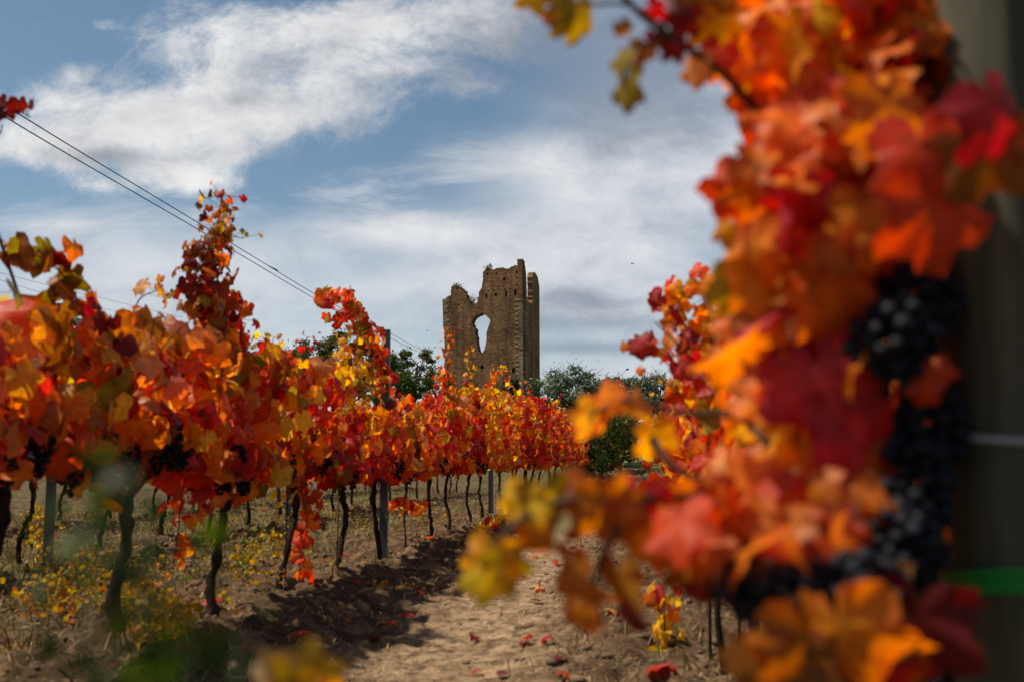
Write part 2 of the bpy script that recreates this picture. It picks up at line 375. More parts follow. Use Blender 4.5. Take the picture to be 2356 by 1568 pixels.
class Leaves:
    def __init__(s, rng): s.rng = rng; s.p = []; s.t = []; s.n = []; s.s = []; s.c = []; s.pet = []
    def add(s, pos, tip, nor, size, pals, weights):
        k = len(pos); rng = s.rng
        s.p.append(np.asarray(pos, float)); s.t.append(np.asarray(tip, float)); s.n.append(np.asarray(nor, float))
        s.s.append(np.broadcast_to(size, (k,)).astype(float))
        w = np.array(weights, float); w /= w.sum()
        P0 = np.asarray(pos, float)
        q = .5 + 1.25 * vnoise(P0[:, 0] * 3 + P0[:, 2] * 2.6 + 40, P0[:, 1] * 2.6 - P0[:, 2] * 2.0 + 90, 77) + rng.normal(0, .16, k)
        q = np.where(rng.random(k) < .18, rng.random(k), np.clip(q, 0, .9999))
        idx = np.minimum(np.searchsorted(np.cumsum(w), q), len(w) - 1)
        ci = np.array([PAL[q][0] for q in pals])[idx]; co = np.array([PAL[q][1] for q in pals])[idx]
        j = rng.uniform(.72, 1.18, (k, 1)); hue = rng.normal(0, .12, (k, 1))
        g = np.concatenate([np.ones((k, 1)), 1 + hue, np.ones((k, 1))], 1)
        s.c.append(np.stack([ci * j * g, co * j * g], 1))
    def along(s, pts, spacing, size, pals, weights, pet=.06, out=None, taper=True, jitter=.02, upfrac=.25, start=0.0):
        """leaves on petioles alternately along a shoot"""
        rng = s.rng; pts = np.asarray(pts, float)
        seg = np.linalg.norm(np.diff(pts, axis=0), axis=1); L = np.concatenate([[0], np.cumsum(seg)])
        k = max(2, int(L[-1] * (1 - start) / spacing)); q = np.linspace(start * L[-1], L[-1], k)
        P = np.stack([np.interp(q, L, pts[:, i]) for i in range(3)], 1)
        f = q / L[-1]
        a = rng.uniform(0, 2 * PI, k); a[1::2] = a[0:-1:2][:len(a[1::2])] + PI + rng.normal(0, .5, len(a[1::2]))
        o = np.stack([np.cos(a), np.sin(a), np.zeros(k)], 1)
        if out is not None: o = o + np.asarray(out)[None]
        o = unit(o)
        sz = size * rng.uniform(.7, 1.2, k) * (np.clip(1.25 - .75 * f, .4, 1) if taper else 1)
        pos = P + o * (pet * rng.uniform(.4, 1.3, k))[:, None] + rng.normal(0, jitter, (k, 3)) + np.array([0, 0, .015])
        s.pet.append((P, pos)); s.hang(pos, o, sz, pals, weights, upfrac)
    def hang(s, pos, o, sz, pals, weights, upfrac=.25):
        rng = s.rng; k = len(pos)
        nor = unit(o + rng.normal(0, .45, (k, 3)) + np.array([0, 0, 1]) * rng.uniform(.1, 1.0, (k, 1)))
        tip = np.array([0, 0, -1.0]) + o * .45 + rng.normal(0, .45, (k, 3))
        flip = rng.random(k) < upfrac * .3
        tip[flip, 2] *= -.6
        s.add(pos, tip, nor, sz, pals, weights)
    def stalks(s, mb, r=.0011):
        if not s.pet: return
        A_ = np.concatenate([a for a, b in s.pet]); B_ = np.concatenate([b for a, b in s.pet]); k = len(A_)
        d = unit(B_ - A_); sd = unit(np.cross(d, [.3, .2, .9])); up = np.cross(d, sd)
        ring = [sd, -.5 * sd + .87 * up, -.5 * sd - .87 * up]
        V = np.stack([A_ + q * r for q in ring] + [B_ + q * r for q in ring], 1).reshape(-1, 3)
        F = [[6 * i + a for a in f] for i in range(k) for f in ((0, 1, 4, 3), (1, 2, 5, 4), (2, 0, 3, 5))]
        mb.add(V, F)
    def build(s, name, parent=None, res='mid', mat=None, origin=None):
        rng = s.rng
        P = np.concatenate(s.p); T = unit(np.concatenate(s.t)); Nn = np.concatenate(s.n); S = np.concatenate(s.s); C = np.concatenate(s.c)
        Nn = unit(Nn - T * np.sum(Nn * T, 1, keepdims=True)); X = np.cross(T, Nn)
        tp = TPL[res]; which = rng.integers(0, len(tp), len(P))
        VV = []; FF = []; CC = []; base = 0
        for k, (tv, tf, tt, vein) in enumerate(tp):
            i = np.nonzero(which == k)[0]
            if len(i) == 0: continue
            sx = np.where(rng.random(len(i)) < .5, -1, 1) * rng.uniform(.85, 1.1, len(i))
            v = (tv[None, :, 0:1] * sx[:, None, None] * X[i][:, None] + tv[None, :, 1:2] * T[i][:, None] + tv[None, :, 2:3] * rng.uniform(.6, 1.3, (len(i), 1, 1)) * Nn[i][:, None]) * S[i][:, None, None] + P[i][:, None]
            VV.append(v.reshape(-1, 3))
            f = tf[None] + (base + np.arange(len(i)) * len(tv))[:, None, None]
            FF.append(f.reshape(-1, 3)); base += len(i) * len(tv)
            m = np.clip((tt ** 1.5)[None, :, None] * rng.uniform(.5, 1.2, (len(i), 1, 1)) * (.45 + .55 * vein)[None, :, None] + rng.normal(0, .1, (len(i), len(tt), 1)), 0, 1)
            c = C[i][:, 0][:, None] * (1 - m) + C[i][:, 1][:, None] * m
            dry = np.where(rng.random((len(i), 1)) < .35, rng.uniform(.3, 1, (len(i), 1)), 0) * np.clip((tt - .8) / .2, 0, 1)[None] * np.clip(rng.normal(.55, .4, (len(i), len(tt))), 0, 1)
            c = c * (1 - dry[..., None]) + np.array([.10, .042, .014]) * dry[..., None]
            CC.append(c.reshape(-1, 3))
        return mesh_obj(name, np.concatenate(VV), np.concatenate(FF), mat or M['leaf'], parent, True, np.clip(np.concatenate(CC), 0.002, .9), origin)

# icosphere used for berries and clods
def icosphere(sub=1):
    t = (1 + 5 ** .5) / 2
    V = [(-1, t, 0), (1, t, 0), (-1, -t, 0), (1, -t, 0), (0, -1, t), (0, 1, t), (0, -1, -t), (0, 1, -t), (t, 0, -1), (t, 0, 1), (-t, 0, -1), (-t, 0, 1)]
    F = [(0, 11, 5), (0, 5, 1), (0, 1, 7), (0, 7, 10), (0, 10, 11), (1, 5, 9), (5, 11, 4), (11, 10, 2), (10, 7, 6), (7, 1, 8), (3, 9, 4), (3, 4, 2), (3, 2, 6), (3, 6, 8), (3, 8, 9), (4, 9, 5), (2, 4, 11), (6, 2, 10), (8, 6, 7), (9, 8, 1)]
    V = [np.array(v) / np.linalg.norm(v) for v in V]
    for _ in range(sub):
        mid = {}; F2 = []
        def m(a, b):
            k = (min(a, b), max(a, b))
            if k not in mid:
                p = V[a] + V[b]; V.append(p / np.linalg.norm(p)); mid[k] = len(V) - 1
            return mid[k]
        for a, b, c in F:
            x, y, z = m(a, b), m(b, c), m(c, a); F2 += [(a, x, z), (b, y, x), (c, z, y), (x, y, z)]
        F = F2
    return np.array(V), np.array(F)
ICO0, ICO1, ICO2 = icosphere(0), icosphere(1), icosphere(2)

def grape_bunch(c, rx, rz, rng, parent, r=.0085, n=70, res=1, rxx=None):
    """berries packed on a tapering bunch; c is the centre"""
    V, F = ICO1 if res == 1 else ICO2
    pts = []; tries = 0
    while len(pts) < n and tries < 4000:
        tries += 1
        h = rng.uniform(-1, 1); w = (1 - .55 * max(0, -h)) * math.sqrt(max(.08, 1 - h * h * .7))
        a = rng.uniform(0, 2 * PI); q = rng.uniform(.45, 1)
        p = np.array([math.cos(a) * rx * w * q, math.sin(a) * rx * w * q, h * rz])
        if all(np.sum((p - o) ** 2) > (1.55 * r) ** 2 for o in pts): pts.append(p)
    pts = np.array(pts); k = len(pts)
    sc = r * rng.uniform(.68, 1.15, k)
    VV = (V[None] * sc[:, None, None] + pts[:, None] + np.asarray(c)[None, None]).reshape(-1, 3)
    FF = (F[None] + (np.arange(k) * len(V))[:, None, None]).reshape(-1, 3)
    return mesh_obj('grape_bunch', VV, FF, M['grape'], parent, True)

AUTUMN = ['crimson', 'red', 'orange', 'gold', 'yellow', 'olive', 'rust', 'maroon', 'peach']
W_DARK = [3.2, 4, 3, .9, .3, .3, 1.4, .7, .3]
W_DEEP = [2.6, 3.6, 3, 1.4, .5, .6, 1.3, .5, .4]
W_MIX = [2.2, 3, 3, 1.6, .8, .8, 1.2, .8, .6]
W_RED = [4, 4, 2, .5, .2, .2, .6, .8, .8]
W_BRIGHT = [3.2, 4, 3.0, 1.4, .6, .2, .3, .3, 1.6]
W_YEL = [.6, 1, 3, 3.5, 2.6, .8, .8, .2, .6]
W_OLV = [.3, .6, 1.6, 1.6, .8, 4, 2.5, .5, .2]
W_TOP = [1.2, 1.8, 2, 1, .3, 2.2, 2.4, 1.0, .2]

def make_vine(label, X, Y, seed, trunk=None, top=1.45, shoots=9, w=W_MIX, wtop=W_TOP, res='mid', group=None, size=.074,
              extra=(), bunches=2, half=.46, width=.2, tr=.019, skirt=26, pals=AUTUMN, spacing=.052, head=.69, dz=0.0, cat='grapevine', bres=1, skirtw=None):
    rng = np.random.default_rng(seed)
    g = gz(X, Y)
    if trunk is None:
        j = rng.normal(0, .03, (4, 2))
        tp = [[X, Y, g - .04], [X + j[0, 0], Y + j[0, 1], g + .2], [X + j[1, 0], Y + j[1, 1], g + .42], [X + j[2, 0] * .6, Y + j[2, 1], g + head]]
    else:
        tp = [list(p) for p in trunk]
        g0 = gz(tp[0][0], tp[0][1]); tp[0][2] = min(tp[0][2], g0 - .03)
    base = np.array([tp[0][0], tp[0][1], gz(tp[0][0], tp[0][1])])
    root = thing('grapevine', label, cat, base, group)
    line = smooth_line(tp, 22); k = len(line)
    f = np.linspace(0, 1, k)
    rad = tr * (1.0 + .9 * np.exp(-f * 9) + .25 * np.exp(-((f - 1) / .12) ** 2)) * (1 + rng.normal(0, .13, k))
    line = line + np.column_stack([rng.normal(0, tr * .2, k) + tr * .5 * np.sin(f * 9 + seed), rng.normal(0, tr * .2, k) + tr * .5 * np.sin(f * 11 + seed * 2), np.zeros(k)]) * np.minimum(1, f * 6)[:, None]
    mb = MB(); mb.tube(line, rad, 9 if res != 'lo' else 5); mb.build('trunk', M['bark'], root)
    hd = line[-1]
    lv = Leaves(rng); cn = MB(); ns = 6 if res != 'lo' else 4
    arms = []
    for sgn in (-1, 1):
        e = hd + np.array([rng.normal(0, .03), sgn * half, rng.uniform(.02, .1)])
        a = smooth_line([hd - [0, 0, .02], hd + (e - hd) * .5 + [0, 0, rng.uniform(.0, .06)], e], 10)
        cn.tube(a, np.linspace(tr * .8, tr * .4, len(a)), ns); arms.append(a)
    gtop = g + dz
    for i in range(shoots):
        a = arms[i % 2]; s = a[int(rng.integers(1, len(a)))]
        H = (top - (s[2] - g)) * rng.uniform(.78, 1.06)
        lx, ly = rng.normal(0, width * .7), rng.normal(0, .16)
        p = [s, s + [lx * .4, ly * .3, H * .35], s + [lx, ly * .8, H * .75], s + [lx * 1.4 + rng.normal(0, .05), ly * 1.4, H * rng.uniform(.88, 1.05)]]
        l = smooth_line(p, 18); cn.tube(l, np.linspace(.0055, .002, len(l)), 5 if res != 'lo' else 3)
        h = int(len(l) * .72)
        lv.along(l[:h], spacing, size, AUTUMN if pals is AUTUMN else pals, w, out=(0, 0, 0))
        lv.along(l[h:], spacing * .9, size * .85, AUTUMN if pals is AUTUMN else pals, wtop, out=(0, 0, 0))
    # outer faces of the hedge: laterals of leaves on both sides
    if skirt:
        k = skirt * 3
        zz = g + rng.uniform(head + .05, top * .98, k)
        sx = np.where(rng.random(k) < .5, -1, 1)
        pos = np.column_stack([X + sx * width * rng.uniform(.5, 1.25, k), Y + rng.uniform(-half, half, k), zz])
        o = unit(np.column_stack([sx, rng.normal(0, .5, k), np.zeros(k)]))
        lv.hang(pos, o, size * rng.uniform(.75, 1.3, k), pals, w)
        k = skirt
        pos = np.column_stack([X + rng.normal(0, width * .6, k), Y + rng.uniform(-half, half, k), g + head + rng.uniform(-.03, .12, k)])
        o = unit(np.column_stack([rng.normal(0, 1, k), rng.normal(0, .6, k), np.zeros(k)]))
        lv.hang(pos, o, size * rng.uniform(.7, 1.2, k), pals, skirtw or w)
    for e in extra:
        l = smooth_line(e['p'], 30); cn.tube(l, np.linspace(e.get('r', .005), .0018, len(l)), 5)
        for rep in range(e.get('n', 1)):
            lv.along(l, e.get('sp', .045), e.get('s', size), pals, e['w'], pet=e.get('pet', .06), taper=e.get('taper', True), jitter=e.get('j', .025), start=e.get('st', 0.0))
    if res != 'lo': lv.stalks(cn)
    cn.build('cane_wood', M['cane'], root)  # arms and shoots in one mesh, with leaf stalks where built
    lv.build('foliage', root, res)
    for b in range(bunches):
        c = np.array([X + rng.choice([-1, 1, 1, 1]) * rng.uniform(.08, .2), Y + rng.uniform(-half, half) * .9, g + head + rng.uniform(-.05, .09)])
        grape_bunch(c, .045, .08, rng, root, r=.0095, n=60, res=bres)
    return root

# ================================================================== GROUND
def build_ground():
    def axis(lo, hi, step, far, grow):
        a = list(np.arange(lo, hi, step)); s = step
        while a[-1] < far: s *= grow; a.append(a[-1] + s)
        b = [a[0]]; s = step
        while b[-1] > -far: s *= grow; b.append(b[-1] - s)
        return np.array(b[:0:-1] + a)
    xs = axis(-5.2, 1.6, .026, 900, 1.09); ys = axis(1.6, 9.5, .026, 1500, 1.045)
    ys = ys[ys > -60]
    Xg, Yg = np.meshgrid(xs, ys, indexing='ij'); Z = ground(Xg, Yg)
    V = np.column_stack([Xg.ravel(), Yg.ravel(), Z.ravel()])
    nx, ny = len(xs), len(ys)
    i, j = np.meshgrid(np.arange(nx - 1), np.arange(ny - 1), indexing='ij')
    a = (i * ny + j).ravel(); F = np.column_stack([a, a + ny, a + ny + 1, a + 1])
    x, y = V[:, 0], V[:, 1]
    c = np.zeros((len(V), 3))
    c[:, 0] = lane(x, y) * 1.0 - .42 * (1 - sstep(-2.0, -1.3, x)) + .12 * sstep(-.75, -.4, x) * (1 - sstep(.2, .8, x)) - .1 * sstep(.4, 1.0, x)
    grass = sstep(29, 38, y + 6 * vnoise(x * .3, y * .3, 9)); 
    grass = grass * (1 - .8 * np.exp(-((y - 44 - 2 * vnoise(x * .1, y * .1, 12)) / 1.3) ** 2))
    weed = .28 * sstep(-2.6, -3.4, x) * sstep(.0, .25, vnoise(x * 1.3, y * 1.3, 10) + .15)
    c[:, 1] = np.maximum(grass, weed * (1 - grass))
    c = np.clip(c, 0, 1)
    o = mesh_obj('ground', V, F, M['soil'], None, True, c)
    tag(o, 'sandy vineyard soil rising to a grassy hill', 'ground', kind='structure')
build_ground()

# ================================================================== LEFT ROW (front row)
def row_y(u):                     # where the row's line meets image column u at ground level
    r = ray(u, 1300); return float(r[1] * (ROW_A / r[0]))
def A(*pts, dx=0.0):
    return [on_x(u, v, ROW_A + dx) for u, v in pts]
GA = 'grapevines along the front of the left row'
make_vine('crimson grapevine cut by the left picture edge, one dark sprig against the sky', ROW_A, 2.98, 100, top=1.17, size=.086, w=W_DARK, group=GA, bunches=9, shoots=12, skirt=64,
    extra=[dict(p=[[ROW_A, 3.15, 1.2]] + A((-40, 420), (-30, 330), (20, 250), (70, 270)), w=[0, 0, 0, 0, 0, 0, 0, 1, 0], s=.034, sp=.022, st=.72, pet=.03, j=.01, r=.006, taper=False),
           dict(p=A((190, 720), (150, 640), (90, 590), (10, 590)), w=[.6, 1, 2.4, .6, 0, 2, 3, .5, 0], s=.075, sp=.035, n=2, taper=False)])
make_vine('dark crimson grapevine on a thick leaning trunk, in front of all others on the left', ROW_A, row_y(270), 101,
    trunk=A((256, 1530), (268, 1420), (284, 1250), (286, 1140)), top=1.25, size=.086, w=W_DARK, group=GA, bunches=10, shoots=13, skirt=70, tr=.026, wtop=W_TOP,
    extra=[dict(p=A((420, 1120), (410, 1220), (395, 1330)), w=[.6, 2, 3, 2.4, .4, 0, 0, 0, 0], s=.06, n=2, sp=.045),
           dict(p=A((300, 760), (320, 690), (370, 665)), w=W_OLV, s=.06, n=2)])
make_vine('grapevine under the tallest shoot, which stands red and brown against the sky', ROW_A, row_y(495), 102,
    trunk=A((484, 1405), (492, 1330), (508, 1210), (524, 1140)), top=1.34, size=.08, w=W_DEEP, group=GA, bunches=8, shoots=13, skirt=70, tr=.021,
    extra=[dict(p=A((520, 850), (490, 740), (450, 640), (495, 540), (510, 450)), w=[2, 2.5, 1.8, .3, 0, 1.2, 2, 1.2, 0], s=.062, sp=.03, n=5, taper=True, pet=.075),
           dict(p=A((530, 860), (530, 740), (500, 640), (480, 560)), w=[3, 3, 1.2, 0, 0, .6, 1.4, 1.2, 0], s=.06, sp=.03, n=5, pet=.075),
           dict(p=A((490, 575), (520, 545), (560, 548)), w=W_OLV, s=.045, sp=.035),
           dict(p=A((470, 1100), (450, 1200), (420, 1290)), w=[1, 3, 2, 2, 0, 0, 0, 0, 0], s=.055, n=2, sp=.05)])
make_vine('grapevine with a long red shoot hanging to the ground beside its trunk', ROW_A, row_y(655), 103,
    trunk=A((641, 1405), (645, 1340), (662, 1250), (680, 1160), (672, 1110)), top=1.28, size=.08, w=[2.4, 2.4, 2, 1.6, 1.0, 1.2, 1.4, 1.2, .2], group=GA, bunches=6, shoots=12, skirt=66, tr=.02,
    extra=[dict(p=A((690, 1100), (705, 1200), (690, 1300), (684, 1395)), w=[2, 4, 2.4, .3, 0, 0, .4, .2, .4], s=.058, n=3, sp=.036, taper=False, pet=.05),
           dict(p=A((640, 1100), (645, 1150), (640, 1180)), w=[0, 0, 0, 2, 5, 0, 0, 0, 0], s=.05, n=2, sp=.035),
           dict(p=A((600, 900), (620, 820), (630, 775)), w=[0, .3, 1, 3, 3, 1, .5, 0, 0], s=.06, n=3, sp=.04),
           dict(p=A((690, 900), (700, 830), (705, 775)), w=W_RED, s=.05, n=2, sp=.04)])
make_vine('grapevine with a bent black trunk, last one before the ribbed grey post', ROW_A, row_y(775), 104,
    trunk=A((762, 1397), (770, 1330), (782, 1250), (797, 1180), (786, 1120)), top=1.12, w=W_DEEP, group=GA, bunches=4, shoots=12, skirt=66, tr=.019,
    extra=[dict(p=A((800, 950), (790, 850), (800, 760)), w=[0, .3, 2, 3.6, 2.2, 1.6, 1, 0, 0], s=.065, n=3, sp=.04),
           dict(p=A((830, 950), (820, 840), (830, 760)), w=[0, .3, 1, 2.5, 1.2, 3, 1.5, 0, 0], s=.065, n=2, sp=.04),
           dict(p=A((850, 880), (838, 790), (822, 725), (785, 690), (735, 690)), w=[1.5, 2, 1.6, .2, 0, 3, 2, .6, 0], s=.055, n=2, sp=.034, taper=False, pet=.05),
           dict(p=A((770, 1090), (785, 1130)), w=[0, 0, 2.5, 3, .5, 0, 0, 0, 0], s=.05, n=2)])
make_vine('grapevine twisting up against the ribbed grey post with bright red shoots', ROW_A + .04, row_y(868), 105,
    trunk=A((880, 1335), (872, 1270), (862, 1200), (864, 1130), (870, 1090)), top=1.14, w=W_BRIGHT, group=GA, bunches=4, shoots=12, skirt=66, tr=.018,
    extra=[dict(p=A((895, 1000), (890, 905), (878, 840), (852, 780), (832, 735)), w=[3, 5, .6, 0, 0, .3, .4, .6, .4], s=.06, n=3, sp=.036, taper=False),
           dict(p=A((760, 740), (785, 730), (820, 715)), w=W_RED, s=.055, n=2, sp=.035),
           dict(p=A((870, 960), (862, 890), (868, 850)), w=[0, 0, .6, 2, 2.5, 2, .5, 0, 0], s=.055, n=2, sp=.04)])
make_vine('slender young grapevine with a few orange leaves low on its stem', ROW_A, row_y(932), 106,
    trunk=A((931, 1302), (932, 1240), (932, 1180), (935, 1110)), top=1.2, w=W_BRIGHT, group=GA, bunches=2, shoots=10, skirt=60, tr=.008,
    extra=[dict(p=A((905, 1165), (930, 1160), (965, 1172)), w=[0, .6, 4, 3, .4, 0, 0, 0, .4], s=.06, n=2, sp=.04, taper=False, pet=.04)])
spec = [(986, 1276, 'red grapevine on a straight trunk, second past the ribbed grey post', W_BRIGHT, 1.35, ()),
        (1027, 1255, 'grapevine on a curved trunk with a red shoot standing before the tower', W_RED, 1.42,
            [dict(p=A((1035, 950), (1025, 860), (1035, 760)), w=[2.5, 3, 2.4, .6, 0, .3, 1, 1, .4], s=.062, n=3, sp=.05), dict(p=A((1010, 900), (1015, 840)), w=W_RED, s=.05, n=2)]),
        (1076, 1240, 'grapevine with a gold shoot standing before the window gap of the tower', [1, 2, 3, 3, 2, .5, .6, .3, .6], 1.52,
            [dict(p=A((1090, 960), (1080, 880), (1082, 795)), w=[0, .6, 3, 3, 1.6, .6, .6, 0, 0], s=.062, n=3, sp=.05)]),
        (1104, 1212, 'mostly yellow grapevine right before the small grey post', W_YEL, 1.62,
            [dict(p=A((1120, 960), (1130, 890), (1145, 845)), w=[0, 1, 3, 2, 1, .4, .4, 0, .4], s=.065, n=3, sp=.05)]),
        (1149, 1190, 'orange grapevine right behind the small grey post', [1.4, 2, 4, 2.5, 1.2, .3, .5, .3, .8], 1.6,
            [dict(p=A((1165, 950), (1168, 890), (1160, 845)), w=[0, 1, 4, 2, .6, .4, .4, 0, .6], s=.065, n=2, sp=.055)]),
        (1180, 1180, 'orange and gold grapevine under the foot of the tower', W_BRIGHT, 1.65, ()),
        (1212, 1168, 'grapevine with a yellow crown and red skirt under the right corner of the tower', [1.5, 2.5, 3, 2.2, 1.2, .2, .4, .3, .6], 1.72,
            [dict(p=A((1205, 960), (1208, 900), (1206, 880)), w=W_YEL, s=.07, n=2, sp=.06)])]
for i, (u, v, lab, w, top, ex) in enumerate(spec):
    t0 = on_x(u, v, ROW_A)
    make_vine(lab, ROW_A, t0[1], 110 + i, trunk=[t0, t0 + np.array([.02, .03, .22]), t0 + np.array([-.015, .05, .45]), [ROW_A, t0[1] + .03, .66]],
              top=top, w=w, wtop=w, group=GA, bunches=3, shoots=13, skirt=64, tr=.017, extra=ex, size=.08, half=.5)
far = [(15.6, W_BRIGHT), (16.7, W_MIX), (17.8, [2, 3, 3, 1.5, .6, .2, .5, .3, .8]), (19.0, W_RED), (20.3, W_RED), (21.7, W_MIX), (23.2, W_RED), (24.8, W_RED), (26.4, W_MIX), (28.2, W_RED)]
for i, (y, w) in enumerate(far):
    make_vine('small red grapevine at the far end of the left row, before the dark green vines', ROW_A, y, 130 + i, top=1.7 + .06 * (i % 3), w=w, wtop=w,
              res='lo' if y > 20 else 'mid', group='red grapevines at the far end of the left row', bunches=1, shoots=14, skirt=70, half=.65, size=.088, width=.26)
# unturned vines where the row ends
for i, (x, y) in enumerate([(-2.0, 30.2), (-1.55, 31.6), (-2.35, 32.4), (-1.1, 33.3), (-1.75, 34.2), (-1.2, 35.2)]):
    make_vine('dark green grapevine not yet turned, in the clump where the left row ends', x, y, 150 + i, top=2.0, w=[3, 2.2, .5, .4, .2], wtop=[2, 3, 1.2, .6, .4],
              pals=['dkgreen', 'green', 'olive', 'rust', 'maroon'], res='lo', group='dark green vines where the left row ends', bunches=0, shoots=15, skirt=90, half=.7, width=.5, size=.1, head=.4, spacing=.045)

# ================================================================== ROWS BEHIND
for i, y in enumerate(np.arange(3.6, 24, 1.02)):
    ex = ()
    make_vine('grapevine in the second row from the path, seen between the front vines', ROW_B, float(y) + .2 * float(vnoise([i * 1.7], [3.3])[0]), 200 + i, top=1.42, w=W_MIX, res='lo',
              group='grapevines of the second row on the left', bunches=1, shoots=8, skirt=26, size=.085, width=.22)
for i, y in enumerate(np.arange(5.2, 26, 1.15)):
    make_vine('grapevine in the third row from the path, mostly hidden by two rows', ROW_C, float(y), 240 + i, top=1.42, w=W_MIX, res='lo',
              group='grapevines of the third row on the left', bunches=0, shoots=8, skirt=26, size=.09, width=.24, half=.55)

# ================================================================== RIGHT ROW (camera side)
GR = 'grapevines along the right row'
labs = ['orange grapevine in the right row, right behind the close blurred one', 'grapevine in the right row with an olive and gold shoot against the sky',
        'grapevine in the right row whose dark stems stand right of the yellow sapling', 'sunlit grapevine in the right row behind the dark stems']
W_SUN = [.6, 2, 4.2, 2.2, .8, .4, .4, 0, 3.6]
wr = [W_SUN, [.3, 1.6, 3.6, 2, .8, 2.2, 1.6, 0, 2.4], W_SUN, W_SUN]
RY = [2.05, 2.95, 3.85, 4.75]
for i, y in enumerate(RY):
    ex = []
    if i == 1:
        ex = [dict(p=[at(1640, 930, 3.0), at(1620, 820, 3.0), at(1560, 720, 3.0), at(1580, 660, 3.0)], w=[0, .3, 2, 2.4, .8, 3.4, 2, 0, .6], s=.05, n=5, sp=.036, taper=False),
              dict(p=[at(1650, 900, 3.0), at(1630, 760, 3.0), at(1615, 670, 3.0)], w=[0, .6, 2.5, 2, .5, 2.6, 2, 0, 1.2], s=.052, n=4, sp=.04, taper=False),
              dict(p=[at(1600, 880, 2.9), at(1550, 830, 2.9), at(1525, 790, 2.9)], w=W_OLV, s=.05, n=3, sp=.035)]
    make_vine(labs[i], ROW_R + .03, y, 312 + i, top=[1.08, 1.1, 1.12, 1.12][i], w=wr[i], wtop=wr[i], group=GR, bunches=3, shoots=17, skirt=130, extra=ex, size=.068,
              width=.15, res='hi' if i < 1 else 'mid', head=.62, tr=.016)
for i, y in enumerate(np.arange(5.7, 20, 1.0)):
    make_vine('grapevine in the right row, far back and hidden by the leaves in front of it', ROW_R + .05, float(y), 320 + i, top=1.25, w=W_BRIGHT, wtop=W_YEL, res='lo',
              group='far grapevines of the right row', bunches=0, shoots=11, skirt=45, size=.08, width=.22)

